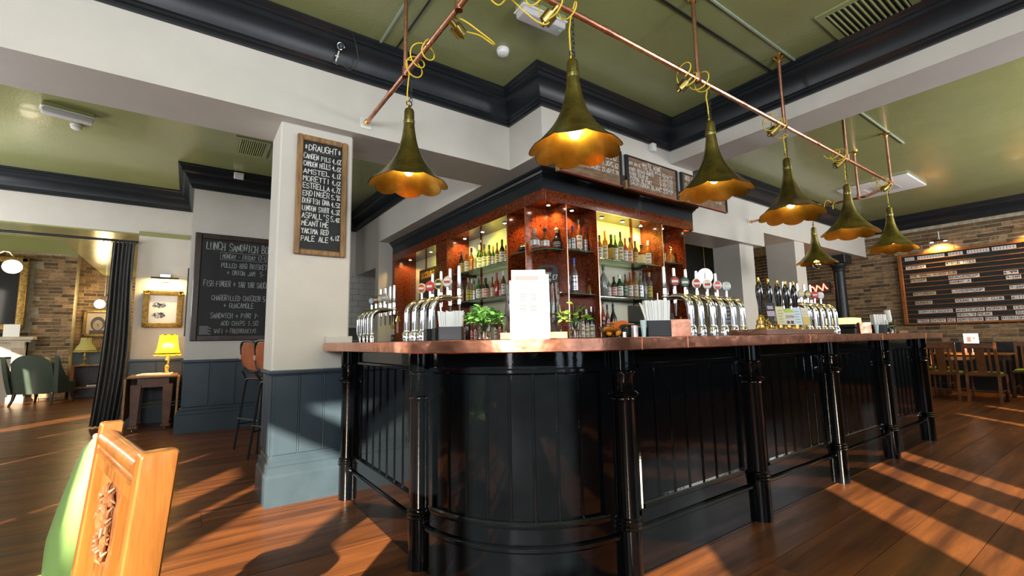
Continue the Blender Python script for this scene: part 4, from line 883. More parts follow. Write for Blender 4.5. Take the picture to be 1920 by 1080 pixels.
# right hand end of the counter
t = place('copper_block', 'copper menu holder near the far end of the counter', 'copper box', 1613, 4.35); MB().box(-.055, -.02, 0, .055, .02, .108, Matrix.Rotation(-.06, 4, 'X'), b=.002).build('box', COPPER, t)
t, RR = caddy(1640, 4.5, .07, .085, 'black caddy with a white napkin block at the far end of the counter'); napkins(t, -.052, .052, .01, .185, 12, .15, RR)
t2 = place('paper_cup', 'pale paper sleeve in front of the far napkin caddy', 'paper sleeve', 1635, 4.40); MB().lathe([(.013, 0), (.02, .082), (.018, .082), (.012, .002)], 14, caps=False).build('sleeve', solid('pale_blue_paper', (.55, .72, .74), .6), t2)
for px, ds in ((1642, 'left'), (1649, 'middle'), (1656, 'right')):
    t = place('salt_shaker', 'steel topped shaker behind the far napkin caddy, %s of three' % ds, 'shaker', px, 4.75, grp='shakers behind the far napkins'); MB().lathe([(.02, 0), (.022, .16), (.018, .165)], 14).build('body', WHITE, t); MB().lathe([(.0185, .165), (.019, .19), (.012, .2)], 14).build('lid', STEEL, t)
t = place('stacked_cups', 'slanted stack of white paper cups at the far counter end', 'paper cups', 1663, 4.62); MB().lathe([(.022, 0), (.028, .235), (.02, .235)], 16, Matrix.Rotation(-.12, 4, 'Y')).build('cups', PAPER, t)
t = place('lime_glass', 'tumbler of green limes at the far counter end', 'tumbler', 1663, 4.38); MB().lathe([(.03, 0), (.033, .003), (.043, .125), (.040, .125), (.03, .01), (.001, .01)], 20, caps=False).build('glass', GLASS, t)
LIM = solid('lime_green', (.25, .42, .04), .4)
for k, q in enumerate(((0, 0, .09), (.012, .01, .05), (-.012, 0, .03))): MB().ball(q, .02, 10, 7).build('lime_wedge', LIM, t)
t = place('wooden_board', 'small pale wooden board lying at the far counter end', 'board', 1680, 4.45); MB().box(-.045, -.03, 0, .045, .03, .022, b=.003).build('board', PINE, t)
# ================================================================ BOARDS AND SIGNS
def board(name, label, cat, o, xdir, w, h, fw, fm, bm_, th=.03, up=(0, 0, 1), grp=None, backing='chalk_panel'):
    """framed board: o = lower left front corner; returns (root, matrix of its face)"""
    M = frame_M(o, xdir, up); t = thing(name, label, cat, o, 0, grp); t.matrix_world = M
    bx(fw*.6, -.004, fw*.6, w-fw*.6, .006, h-fw*.6).build(backing, bm_, t, smooth=None)
    e = th
    for (a, b, c, d) in ((0, 0, fw, h), (w-fw, 0, w, h)): bx(a, -e+.006, b, c, .008, d, b=min(.008, fw*.25)).build('frame_side', fm, t)
    for (a, b, c, d) in ((fw, 0, w-fw, fw), (fw, h-fw, w-fw, h)): bx(a, -e+.008, b, c, .008, d, b=min(.008, fw*.25)).build('frame_rail', fm, t)
    return t
FACEM = Matrix.Translation((0, -.0062, 0))
def write(t, lines, m, R_=None, thick=.12, jit=.12):
    """lines: (text, x, z, height, advance)"""
    for (s, x, z, h, w) in lines: stroke_mesh(MB(), s, x, z, h, w, FACEM, thick, .02, jit, rnd).build('lettering', m, t, smooth=None)
# draught board on the pillar
p0 = at(549, 480, 'y', 3.655); p1 = at(652, 264, 'y', 3.655); w_, h_ = p1.x-p0.x-.01, 2.60-1.735
p0 = Vector((at(549, 479, 'y', 3.655).x, 3.648, at(549, 476, 'y', 3.655).z)); q = at(559, 251, 'y', 3.655)
w_ = at(646, 486, 'y', 3.655).x-p0.x; h_ = q.z-p0.z
t = board('draught_board', 'tall narrow chalkboard in a rough pine frame headed DRAUGHT, hung on the cream pillar', 'chalkboard', p0, (1, 0, 0), w_, h_, .042, PINE, CHALKB)
DR = [('CAMDEN PILS', '4,6%'), ('CAMDEN HELLS', '4,6%'), ('AMSTEL', '4,1%'), ('MORETTI', '4,6%'), ('ESTRELLA', '4,7%'), ('ERDINGER', '5,9%'), ('DOGFISH DNA', '4,5%'), ('LONDON STOUT', '4,3%'), ("ASPALL'S", '5,4%'), ('MEANTIME', ''), ('YAKIMA RED', ''), ('PALE ALE', '4,1%')]
iw = w_-.09; ih = h_-.10; st_ = ih/13.4
write(t, [('*DRAUGHT*', .052, h_-.05-st_*1.0, st_*.75, iw/9.2), ('________', .07, h_-.05-st_*1.18, .004, iw/9.5)], CHALK, thick=.13)
for i, (a, b) in enumerate(DR):
    z = h_-.05-st_*(2.15+i*.94)
    n = len(a); write(t, [(a, .050, z, st_*.64, min(.034, iw*.70/n))], CHALK, thick=.13)
    if b: write(t, [(b, .050+iw*.74, z-.004-(.018 if i == 11 else 0)*-1.5, st_*.62, iw*.06)], CHALK, thick=.14)
# lunch board on the chimney breast
t = board('lunch_board', 'large chalkboard in a dark wood frame headed LUNCH SANDWICH BOARD, hung on the chimney breast', 'chalkboard', (.005, 7.335, 1.165), (1, 0, 0), 1.14, 1.45, .075, DARKW, CHALKB)
LB = [('LUNCH SANDWICH BOARD', .13, 1.235, .105, .044), ('MONDAY - FRIDAY 12-5', .32, 1.125, .062, .0265), ('PULLED BBQ BRISKET', .31, 1.0, .066, .031), ('+ ONION JAM  5-', .38, .90, .062, .031), ('FISH FINGER + TAR TAR SAUCE 5-', .12, .735, .074, .0285), ('CHARGRILLED CHICKEN 5-', .22, .545, .070, .0305), ('+ GUACAMOLE', .36, .445, .066, .033), ('SANDWICH + PINT 7-', .22, .305, .066, .032), ('ADD CHIPS 1.50', .34, .205, .058, .032), ('WIFI > FREEHOUSE170', .27, .10, .055, .026), ('______', .44, .855, .005, .034), ('______', .44, .655, .005, .034), ('______', .44, .40, .005, .034), ('____', .27, .075, .005, .034)]
write(t, LB, CHALKD, thick=.11)
bxm = MB()
for (a, b, c, d) in ((.29, 1.105, .86, 1.109), (.29, 1.205, .86, 1.209), (.29, 1.105, .294, 1.209), (.856, 1.105, .86, 1.209)): bxm.box(a, -.0065, b, c, -.006, d)
bxm.build('chalk_box', CHALKD, t, smooth=None)
sm = MB()
for k in range(9): sm.box(.10, -.0065, .085+k*.013, .235-.02*(k % 3), -.006, .09+k*.013)
sm.build('small_print', CHALKD, t, smooth=None)
t = board('copper_framed_board', 'small chalkboard in a hammered copper frame half hidden behind the pillar', 'chalkboard', (.895, 7.29, 1.09), (1, 0, 0), .5, .56, .045, COPPER, CHALKB); bx(-.02, -.05, -.03, .52, .012, .0).build('ledge', COPPER, t)
# three wine boards on the jog of the beam
LTW = mat('weathered_board', (.27, .165, .09), .7, noise=.6, nscale=9, stretch=(.7, 4, 4))
def wine(x0, x1, z0, z1, label, lines, y=3.03):
    t = thing('wine_board', label, 'wooden board', (x0, y, z0), 0, 'wooden wine boards above the back bar')
    w_, h_ = x1-x0, z1-z0; n = 3
    for k in range(n): bx(.02, -.0, .0+h_*k/n+.001, w_-.02, .02, h_*(k+1)/n-.001, b=.002).build('plank', LTW, t)
    bx(0, -.012, 0, .035, .02, h_, b=.004).build('frame_side', NAVY, t); bx(w_-.03, -.012, 0, w_, .02, h_, b=.004).build('frame_side', NAVY, t)
    bx(0, -.01, -.012, w_, .026, .0, b=.002).build('red_edge', solid('red_edge', (.28, .06, .03), .5), t); bx(0, -.006, h_, w_, .022, h_+.012).build('top_edge', DARKW, t)
    for (s, x, z, h, w) in lines: stroke_mesh(MB(), s, x, z, h, w, Matrix.Translation((0, -.0015, 0)), .13, .05, .12, rnd).build('lettering', CHALK, t, smooth=None)
    bx(-.025, -.012, -.02, -.003, .022, .07).build('hanger', PINE, t)
wine(2.69, 3.545, 2.645, 3.0, 'left wooden wine board, partly behind the largest looking horn lamp', [('A 20/7.20/5.62', .44, .17, .045, .026), ('ROSE MALBEC 23.60/17.70', .30, .10, .042, .022), ('20/15.20/5.62', .46, .245, .04, .025)])
wine(3.61, 4.485, 2.645, 2.985, 'middle wooden wine board headed WHITE WINE', [('WHITE WINE', .26, .275, .045, .032), ('175 250 BTL', .28, .235, .03, .024), ('DRY WHITE', .05, .255, .032, .021), ('4.50/6/17', .55, .225, .035, .026), ('PINOT GRIGIO VENETO', .05, .195, .036, .021), ('5.10/7/20', .55, .175, .035, .026), ('VIURA SOLAR DE', .05, .145, .036, .022), ('5.20/7/21', .55, .125, .035, .026), ('PICPOUL DE PINET', .06, .095, .038, .022), ('5.60/8/22', .55, .075, .035, .026), ('SAUVIGNON BLANC 23/17', .06, .045, .040, .034)])
wine(4.56, 5.50, 2.66, 2.99, 'right wooden wine board, its middle hidden by a horn lamp', [('RED WINE', .08, .26, .045, .03), ('4.60/6/17', .08, .20, .035, .026), ('5.50', .70, .08, .04, .03)])
# cocktail list in the left bay
p0 = at(793, 560, 'x', 3.05)
t = thing('cocktail_list', 'black cocktail list with orange print standing in the far left bay', 'poster', (3.05, 6.78, 1.56), 0); t.matrix_world = frame_M((3.05, 6.95, 1.50), (0, -1, 0))
CORG = solid('orange_print', (.75, .32, .06), .6)
bx(0, 0, 0, .62, .012, .76).build('panel', BLACK, t, smooth=None)
stroke_mesh(MB(), 'COCKTAILS', .07, .62, .085, .055, Matrix.Translation((0, -.002, 0)), .22).build('lettering', CORG, t, smooth=None)
pr = MB()
for k in range(5):
    z = .50-k*.11; pr.box(.06, -.002, z, .25-.04*(k % 2), 0, z+.022); pr.box(.37, -.002, z+.03, .56-.03*(k % 3), 0, z+.052); pr.box(.37, -.002, z-.01, .5, 0, z+.01)
pr.build('small_print', CORG, t, smooth=None)
# bloody mary board in the corner niche
p0 = at(1006, 545, 'y', 3.50); M = frame_M((2.80, 3.55, 1.66), (1, -.25, 0))
t = thing('price_board', 'black handled slate board chalked BLOODY MARY, propped in the corner niche', 'slate board', (2.80, 3.55, 1.6), 0); M = frame_M((2.79, 3.50, 1.575), (1, -.55, 0)); t.matrix_world = M
poly = [(0, 0), (.20, 0), (.20, .22), (.185, .245), (.15, .26), (.05, .26), (.015, .245), (0, .22)]
mb = MB(); R90 = Matrix.Rotation(PI/2, 4, 'X')
mb.prism([(0, 0), (.20, 0), (.20, .20), (0, .20)], -.012, 0, R90).prism([(0, .20), (.05, .20), (.05, .232), (.05, .26), (.03, .255), (.01, .24), (0, .222)], -.012, 0, R90).prism([(.15, .20), (.20, .20), (.20, .222), (.19, .24), (.17, .255), (.15, .26)], -.012, 0, R90).prism([(.05, .232), (.15, .232), (.15, .26), (.05, .26)], -.012, 0, R90)
mb.build('slate', solid('slate_board', (.018, .022, .024), .6), t)
for s, x, z, h, w in (('BLOODY', .02, .145, .036, .019), ('MARY', .05, .085, .036, .021), ('£7', .145, .115, .045, .026)): stroke_mesh(MB(), s, x, z, h, w, Matrix.Translation((0, -.002, 0)), .1).build('lettering', CHALK, t, smooth=None)
# bowl in the small left niche
t = thing('nugget_bowl', 'small black bowl of golden nuggets on the narrow niche shelf', 'bowl', (2.88, 3.80, 2.02)); MB().lathe([(.05, 0), (.085, .02), (.09, .045), (.08, .045), (.001, .03)], 18, caps=False).build('bowl', BLACK, t)
g = MB(); RR = random.Random(5)
for k in range(14): g.ball((RR.uniform(-.05, .05), RR.uniform(-.05, .05), .05+RR.uniform(0, .035)), RR.uniform(.012, .02), 7, 5)
g.build('nuggets', BRASSP, t)
# notice board on the brick end wall
RX = 11.955; zt, zb = 2.675, 1.29
ya = at(1693, 540, 'x', RX).y; L_ = 4.0
t = thing('notice_board', 'wide black events board with wooden ledges and white word tiles on the brick wall', 'notice board', (RX, ya, zb), 0); MN = frame_M((RX, ya, zb), (0, -1, 0)); t.matrix_world = MN
LEDGE = mat('ledge_wood', (.30, .10, .02), .4, noise=.4, nscale=8); HB = zt-zb
bx(0, .0, 0, L_, .03, HB).build('backing', CHALKB, t, smooth=None)
bx(-.03, -.05, -.02, .03, .03, HB+.02, b=.004).build('frame_side', LEDGE, t); bx(L_, -.05, -.02, L_+.05, .03, HB+.02, b=.004).build('frame_side', LEDGE, t); bx(.03, -.05, HB-.02, L_, .03, HB+.02, b=.004).build('frame_rail', LEDGE, t); bx(.03, -.05, -.02, L_, .03, .01, b=.004).build('frame_rail', LEDGE, t)
RH = (HB-.03)/15
for k in range(1, 15): bx(.03, -.022, .01+k*RH-.006, L_, .0, .01+k*RH+.004).build('ledge', LEDGE, t, smooth=None)
TILEW = solid('word_tile_white', (.66, .65, .64), .5); TILEC = solid('word_tile_cream', (.50, .42, .32), .5)
ROWS = {0: [(1703, 1721, 'IIII'), (1727, 1779, 'IIIIIIIII'), (1786, 1814, 'IIII'), (1822, 1865, 'IIIIIII'), (1870, 1917, 'IIIIIII')], 2: [(1703, 1741, 'TUESDAY'), (1779, 1836, 'RISING TIDES')], 4: [(1709, 1798, 'THE SMALL DISCO DJS')],
        5: [(1709, 1739, 'FRIDAY'), (1781, 1840, 'BEACHCREEP'), (1886, 1914, '6-9PM')], 6: [(1782, 1823, 'DANNY A'), (1889, 1918, '9-2AM')], 8: [(1711, 1754, 'SATURDAY'), (1784, 1846, 'LOVERPROOF'), (1893, 1924, '9-2AM')],
        10: [(1713, 1745, 'SUNDAY'), (1788, 1880, 'YOUNG & LOST CLUB'), (1894, 1932, '6-11PM')], 12: [(1717, 1752, 'COMING'), (1753, 1781, 'SOON'), (1787, 1841, 'WHATEVER'), (1844, 1882, 'WORKS'), (1895, 1925, '13/04')],
        13: [(1788, 1824, "DEVIL'S"), (1826, 1854, 'PEAK'), (1898, 1928, '22/04')], 14: [(1713, 1735, 'FREE'), (1737, 1766, 'ENTRY'), (1769, 1784, 'NO'), (1787, 1836, 'ADMISSION'), (1840, 1864, 'PAST'), (1870, 1922, 'MIDNIGHT')]}
for r, its in ROWS.items():
    z = HB-.02-(r+1)*RH+.006
    for a, b, s in its:
        x0 = ya-at(a, 540, 'x', RX).y; x1 = ya-at(b, 540, 'x', RX).y
        m = TILEC if r in (4,) or s in ('FRIDAY', 'SATURDAY', 'SUNDAY') else TILEW
        q = bx(x0, -.014, z, x1, -.001, z+RH*.72, b=.002).build('word_tile', m, t, smooth=None); n = len(s); adv = (x1-x0-.02)/n
        stroke_mesh(MB(), s, x0+.012, z+RH*.17, RH*.40, adv, Matrix.Translation((0, -.0155, 0)), .22).build('lettering', INK, q, smooth=None)
for k, yy in enumerate((2.35, 1.1)):
    tl = thing('sign_lamp', 'twin head sign lamp on a rod above the notice board, %s' % ('nearer the iron column' if k == 0 else 'at the right picture edge'), 'sign lamp', (11.9, yy, 2.9)); c = at(1735 if k == 0 else 1880, 440, 'x', 11.8)
    MB().cyl((0, 0, 0), (0, 0, .17), .01).build('rod', STEEL, tl); MB().box(-.08, -.12, -.03, .09, .12, .0, b=.01).build('housing', IRON, tl)
    for s in (-.1, .1): MB().lathe([(.03, -.008), (.034, 0), (.02, .02)], 12, c=(-.06, s, -.03)).build('lamp_head', CHROME, tl); MB().lathe([(.025, -.002), (.025, .002)], 12, c=(-.06, s, -.04)).build('lamp_lens', LED, tl)
    lamp('sign_light', 'SPOT', (11.84, yy, 2.85), 60, (1, .66, .18), direction=(.35, 0, -.9), spot_size=2.3, spot_blend=.7, shadow_soft_size=.03)
for yy in (0, -.9): lamp('sign_light', 'SPOT', (11.84, yy, 2.85), 60, (1, .66, .18), direction=(.35, 0, -.9), spot_size=2.3, spot_blend=.7, shadow_soft_size=.03)

# ================================================================ CEILING FITTINGS
def exit_light(label, x, y, rz, z=CEIL):
    t = thing('emergency_light', label, 'emergency light', (x, y, z), rz)
    bx(-.19, -.06, -.045, .19, .06, 0, b=.006).build('base', OLIVE if rz > .1 else mat('olive_fitting', (.2, .24, .12), .4), t); bx(-.2, -.065, -.055, .2, .065, -.045, b=.004).build('rim', WHITE, t)
    MB().box(-.19, -.055, -.105, .19, .055, -.055, b=.02).build('diffuser', mat('frosted_diffuser', (.75, .74, .74), .35, trans=.3), t)
    bx(.15, -.02, -.108, .165, -.005, -.104).build('indicator', solid('green_led', (.2, .9, .4), .4), t)
a = at(1015, 40, 'z', 3.42); exit_light('white emergency light on the ceiling between the two pipes', a.x, a.y, -.06)
a = at(127, 218, 'z', 3.42); exit_light('white emergency light on the ceiling of the left room', a.x, a.y, .25)
def smoke(label, x, y): t = thing('smoke_detector', label, 'smoke detector', (x, y, CEIL)); MB().lathe([(.05, 0), (.055, -.015), (.052, -.022)][::-1], 20).build('base', WHITE, t); MB().lathe([(.012, -.058), (.03, -.056), (.045, -.045), (.05, -.022)], 20).build('head', WHITE, t)
a = at(943, 101, 'z', 3.46); smoke('round white smoke detector on the ceiling above the inner moulding corner', a.x, a.y)
a = at(143, 240, 'z', 3.46); smoke('round white smoke detector beside the left room emergency light', a.x, a.y)
def vent(label, x0, y0, x1, y1, along='y', n=9):
    t = thing('ceiling_vent', label, 'vent', ((x0+x1)/2, (y0+y1)/2, CEIL)); hx, hy = (x1-x0)/2, (y1-y0)/2
    fr = MB()
    for q in ((-hx-.05, -hy-.05, hx+.05, -hy), (-hx-.05, hy, hx+.05, hy+.05), (-hx-.05, -hy, -hx, hy), (hx, -hy, hx+.05, hy)): fr.box(q[0], q[1], -.014, q[2], q[3], 0)
    fr.build('frame', OLIVE, t, smooth=None); bx(-hx, -hy, -.004, hx, hy, 0).build('duct', BLACK, t, smooth=None)
    for k in range(n):
        f = -1+2*(k+.5)/n
        if along == 'x': MB().box(-hx, -.006, -.006, hx, .006, .006, Matrix.Translation((0, f*hy, -.012)) @ Matrix.Rotation(.7, 4, 'X')).build('slat', OLIVE, t, smooth=None)
        else: MB().box(-.006, -hy, -.006, .006, hy, .006, Matrix.Translation((f*hx, 0, -.012)) @ Matrix.Rotation(.7, 4, 'Y')).build('slat', OLIVE, t, smooth=None)
a = at(1546, 30, 'z', CEIL); vent('slatted olive vent in the ceiling at the top right', a.x, a.y-.42, a.x+.5, a.y-.0, 'x', 12)
a = at(452, 256, 'z', CEIL); b = at(497, 274, 'z', CEIL); vent('slatted olive vent in the left room ceiling by the beam', a.x, b.y-.1, b.x, b.y+.35, 'y', 12)
t = thing('air_conditioner', 'white flush air conditioning cassette in the right room ceiling', 'air conditioner', (0, 0, CEIL))
c = [at(*q, 'z', CEIL-.03) for q in ((1568, 358), (1703, 325), (1738, 347), (1608, 378))]
cx = sum(p.x for p in c)/4; cy = sum(p.y for p in c)/4; t.location = (cx, cy, CEIL)
hx, hy = .47, .47
mbx = MB().box(-hx, -hy, -.035, hx, hy, 0, b=.02); mbx.build('panel', WHITE, t); bx(-hx+.25, -hy+.25, -.042, hx-.25, hy-.38, -.03, b=.01).build('grille', mat('pale_grille', (.5, .52, .52), .4), t); bx(-hx+.3, hy-.3, -.04, hx-.3, hy-.12, -.03, b=.004).build('flap', WHITE, t)
ac_dim = c
t = thing('motion_sensor', 'small white motion sensor box above the middle wine board', 'sensor', tuple(at(1221, 278, 'y', 3.05))); bx(-.035, -.05, -.045, .035, .006, .045, b=.008).build('body', WHITE, t); bx(-.025, -.053, -.035, .025, -.045, .0, b=.003).build('lens', PAPER, t)
t = thing('motion_sensor', 'small white sensor box on the dark cornice of the left room', 'sensor', tuple(at(448, 328, 'y', 7.2))); bx(-.06, -.04, -.06, .06, .05, .06, b=.008).build('body', WHITE, t); bx(-.05, -.045, -.05, .05, -.035, -.01).build('lens', PAPER, t)
# web camera stuck to the moulding
o = at(629, 117, 'y', 3.47); l = at(638, 88, 'y', 3.43)
t = thing('web_camera', 'small round web camera on a suction cup stuck to the dark cornice', 'camera', tuple(o))
d = l-o
MB().lathe([(.022, 0), (.02, .006), (.008, .012)], 16, Matrix.Rotation(PI/2, 4, 'X')).build('suction_cup', GLASS, t); MB().cyl((0, -.008, 0), d*.75, .005).cyl(d*.4+Vector((-.015, 0, 0)), d*.4+Vector((.01, 0, 0)), .005).build('stalk', WHITE, t)
Mw = Matrix.Translation(d) @ Matrix.Rotation(PI/2+.2, 4, 'X')
MB().lathe([(.02, -.02), (.028, -.01), (.030, .014), (.026, .02)], 18, Mw).build('head', BLACK, t); MB().tube([Mw @ Vector((.026*math.cos(2*PI*k/16), .026*math.sin(2*PI*k/16), .018)) for k in range(16)], .0045, 6, True).build('ring', CHROME, t); MB().ball(Mw @ Vector((0, 0, .018)), .008, 8, 6).build('lens', solid('blue_lens', (.05, .15, .5), .1), t)
cb = [at(*q, 'y', v)-o for q, v in (((636, 108), 3.44), ((643, 122), 3.45), ((655, 132), 3.45), ((668, 126), 3.43), ((672, 108), 3.41), ((668, 85), 3.38), ((662, 62), 3.345))]
L = []
for a, b in zip(cb, cb[1:]): L += [a.lerp(b, k/3) for k in range(3)]
MB().tube(L+[cb[-1]], .0035, 6).build('cable', IRON, t)
# ================================================================ FURNITURE
def oak_chair_parts(t, m, seat_m, W=.40, D=.40, H=.93, lean=.10, slats=True):
    """seat faces local +y; back at y = 0"""
    def yb(z): return -max(0, z-.44)*lean*2.2*.5 if z > .44 else -(.44-z)*.12
    for s in (-1, 1):
        P = [(s*(W/2-.02), yb(z)+0, z) for z in (0, .2, .44, .6, .78, H)]
        mb = MB(); r = .017
        for (a, b) in zip(P, P[1:]): mb.add([(a[0]-r, a[1]-r, a[2]), (a[0]+r, a[1]-r, a[2]), (a[0]+r, a[1]+r, a[2]), (a[0]-r, a[1]+r, a[2]), (b[0]-r, b[1]-r, b[2]), (b[0]+r, b[1]-r, b[2]), (b[0]+r, b[1]+r, b[2]), (b[0]-r, b[1]+r, b[2])], [(0, 1, 5, 4), (1, 2, 6, 5), (2, 3, 7, 6), (3, 0, 4, 7)])
        mb.box(-r, -r, 0, r, r, .005, Matrix.Translation(P[-1])); mb.build('back_post', m, t, smooth=None)
        MB().lathe([(.013, 0), (.018, .02), (.015, .10), (.022, .14), (.022, .17), (.014, .19), (.022, .24), (.022, .42)], 12, c=(s*(W/2-.0), D, 0)).build('leg', m, t)
        MB().box(s*(W/2-.02)-.009, 0, .16, s*(W/2-.02)+.009, D, .185).build('stretcher', m, t, smooth=None)
    MB().box(-W/2+.02, yb(.88)-.012, .84, W/2-.02, yb(.88)+.012, .925, b=.006).build('top_rail', m, t)
    MB().box(-W/2+.02, -.012, .42, W/2-.02, .012, .47).build('lower_rail', m, t, smooth=None)
    Ms = Matrix.Translation((0, 0, .455)) @ Matrix.Rotation(math.atan(lean*1.1), 4, 'X')
    MB().box(-.055, -.006, 0, .055, .006, .41, Ms, b=.003).build('splat', m, t)
    if slats:
        for s in (-1, 1): MB().box(s*.105-.014, -.006, 0, s*.105+.014, .006, .41, Ms).build('slat', m, t, smooth=None)
    MB().box(-W/2, 0, .40, W/2, D+.02, .435, b=.006).build('seat_frame', m, t); MB().box(-W/2+.02, .015, .43, W/2-.02, D, .462, b=.012).build('seat_pad', seat_m, t)
    MB().box(-W/2+.02, D*.5-.01, .15, W/2-.02, D*.5+.01, .17).build('stretcher', m, t, smooth=None)
SEATG = mat('green_seat', (.13, .26, .035), .5)
proto = None
def oak_chair(x, y, rz, label, grp='oak chairs at the tables by the brick wall'):
    global proto
    if proto is None:
        proto = thing('dining_chair', label, 'chair', (x, y, 0), rz, grp); oak_chair_parts(proto, OAKD, SEATG); return proto
    c = copy_tree(proto); c.location = (x, y, 0); c.rotation_euler = (0, 0, rz); c['label'] = label; c['group'] = grp; return c
oak_chair(10.26, 1.72, -PI/2, 'oak chair, green seat, back to us, below the white table card')
oak_chair(10.23, 2.18, -PI/2, 'brown oak chair with green seat nearest the end of the bar, back to us')
oak_chair(10.28, 1.04, -PI/2, 'brown oak chair cut off by the right picture edge')
oak_chair(11.79, 2.55, PI/2, 'oak chair facing us beyond the table, just above the bar end')
oak_chair(11.79, 1.35, PI/2, 'oak chair facing us beyond the table near the right edge')
for k, (yy, ds) in enumerate(((1.95, 'with a white card on it, near the bar end'), (.75, 'at the right picture edge'))):
    t = thing('dining_table', 'oak table before the brick wall, '+ds, 'table', (11.02, yy, 0))
    MB().box(-.32, -.48, .715, .32, .48, .745, b=.006).build('table_top', OAK if k == 0 else OAKD, t); MB().box(-.27, -.42, .63, .27, .42, .715).build('apron', DARKW, t, smooth=None)
    for sx in (-1, 1):
        for sy in (-1, 1): MB().lathe([(.02, 0), (.026, .06), (.02, .2), (.03, .34), (.022, .5), (.03, .6), (.03, .65)], 12, c=(sx*.25, sy*.4, 0)).build('leg', DARKW, t)
t = thing('table_card', 'small white printed card standing on the table beyond the bar end', 'card', (10.8, 1.76, .745), -PI/2); p = at(1822, 645, 'x', 10.8); t.location = (10.8, p.y, .745)
MB().box(-.09, -.003, 0, .09, .003, .17, Matrix.Translation((0, 0, .16)) @ Matrix.Rotation(.0, 4, 'X')).build('card', PAPER, t, smooth=None); MB().cyl((0, 0, 0), (0, 0, .18), .008).lathe([(.03, 0), (.03, .008)], 12).build('clip_stand', STEEL, t); MB().box(-.05, -.005, .19, .0, -.003, .28).box(.02, -.005, .24, .05, -.003, .27).build('print', LC['brown'], t, smooth=None)
for k, (dy, m, ds) in enumerate(((.10, 'red', 'red and white'), (-.06, 'yellow', 'green and yellow'))):
    t = thing('sauce_bottle', 'small %s sauce bottle on the table under the white card' % ds, 'sauce bottle', (10.85, p.y+dy, .745)); MB().lathe([(.022, 0), (.024, .004), (.024, .08), (.012, .11), (.011, .135)], 12).build('body', LC[m], t); MB().lathe([(.013, .135), (.013, .155)], 12).build('cap', CC['green' if k else 'white'], t)
oak_chair(-1.12, 3.86, .9, 'wooden chair post cut off by the left picture edge', None); bpy.context.view_layer.update()

# foreground chair
t = thing('carved_chair', 'honey oak chair with carved back panel and lime green cushion, close at the lower left', 'chair', (-.041, .86, 0), 0)
u = Vector((-.227, .974, 0)); v = Vector((.974, .227, 0))
def loc(a, b, z): return u*a+v*(-b+max(0, z-.45)*.085-.03)+Vector((0, 0, z))
WB, TOP = .405, .94
def bar_(name, a0, a1, b0, b1, z0, z1, m=OAK, n=5, round_top=0):
    vs = []; fs = []; Z = [z0+(z1-z0)*k/n for k in range(n+1)]
    for z in Z:
        for a, b in ((a0, b0), (a1, b0), (a1, b1), (a0, b1)): vs.append(loc(a, b, z))
    for k in range(n):
        for j in range(4): fs.append((k*4+j, k*4+(j+1) % 4, k*4+4+(j+1) % 4, k*4+4+j))
    fs += [(3, 2, 1, 0), tuple(n*4+j for j in range(4))]
    bm = bmesh.new(); V = [bm.verts.new(p) for p in vs]
    for f in fs: bm.faces.new([V[i] for i in f])
    bmesh.ops.recalc_face_normals(bm, faces=bm.faces[:])
    if round_top: bmesh.ops.bevel(bm, geom=[e for e in bm.edges if e.calc_face_angle(0) > .5], offset=round_top, segments=3, profile=.6, affect='EDGES')
    return MB().bm(bm).build(name, m, t)
bar_('back_post', 0, .034, -.030, .018, 0, TOP, round_top=.007); bar_('back_post', WB-.034, WB, -.018, .018, 0, TOP+.006, round_top=.007)
bar_('top_rail', .034, WB-.034, -.012, .014, .866, .905, n=1, round_top=.004)
rp = [loc(a, .004, .915) for a in (.034, WB*.33, WB*.66, WB-.034)]
MB().tube(rp, .017, 12).build('rail_roll', OAK, t)
bar_('rail_bead', .034, WB-.034, -.006, .020, .893, .899, n=1)
bar_('splat', .12, .30, -.006, .008, .46, .866, round_top=.002)
bar_('splat_edge', .112, .122, -.008, .012, .46, .866); bar_('splat_edge', .298, .308, -.008, .012, .46, .866)
bar_('back_panel', .034, WB-.034, -.010, -.004, .46, .866, m=mat('brown_oak_slat', (.22, .082, .022), .35, noise=.45, nscale=6, coat=.3))
RR = random.Random(12); cv = MB()
CARV = mat('carved_oak', (.27, .10, .035), .42, noise=.6, nscale=14)
bar_('carved_ground', .14, .265, .006, .011, .745, .866, m=CARV, n=2)
for k in range(60):
    a, z = .15+.105*RR.random(), .75+.11*RR.random(); L, ang = RR.uniform(.014, .03), RR.choice((-1, 1))*RR.uniform(.15, .8)
    q = [loc(a-math.sin(ang)*L*f, .012+.006*math.sin(PI*(f+.5)), z+math.cos(ang)*L*f) for f in (-.5, -.2, .2, .5)]
    cv.tube(q, [.001, .0038, .0034, .001], 8)
cv.build('carving', CARV, t)
bar_('lower_rail', .034, WB-.034, -.012, .014, .42, .47, n=1)
def seatp(a, d, z): return u*a-v*(d+.03)+Vector((0, 0, z))
MB().add([seatp(a, d, z) for z in (.40, .44) for a, d in ((-.01, 0), (WB+.01, 0), (WB+.03, .40), (-.03, .40))], [(3, 2, 1, 0), (4, 5, 6, 7), (0, 1, 5, 4), (1, 2, 6, 5), (2, 3, 7, 6), (3, 0, 4, 7)]).build('seat', OAK, t, smooth=None)
for a in (.0, WB): p = seatp(a, .37, 0); MB().lathe([(.014, 0), (.02, .03), (.016, .12), (.023, .18), (.015, .22), (.023, .27), (.023, .42)], 12, c=tuple(p)).build('leg', OAK, t)
MB().add([seatp(a, d, z) for z in (.44, .475) for a, d in ((.02, .03), (WB-.02, .03), (WB-.01, .38), (.01, .38))], [(3, 2, 1, 0), (4, 5, 6, 7), (0, 1, 5, 4), (1, 2, 6, 5), (2, 3, 7, 6), (3, 0, 4, 7)]).build('seat_pad', LIME, t)
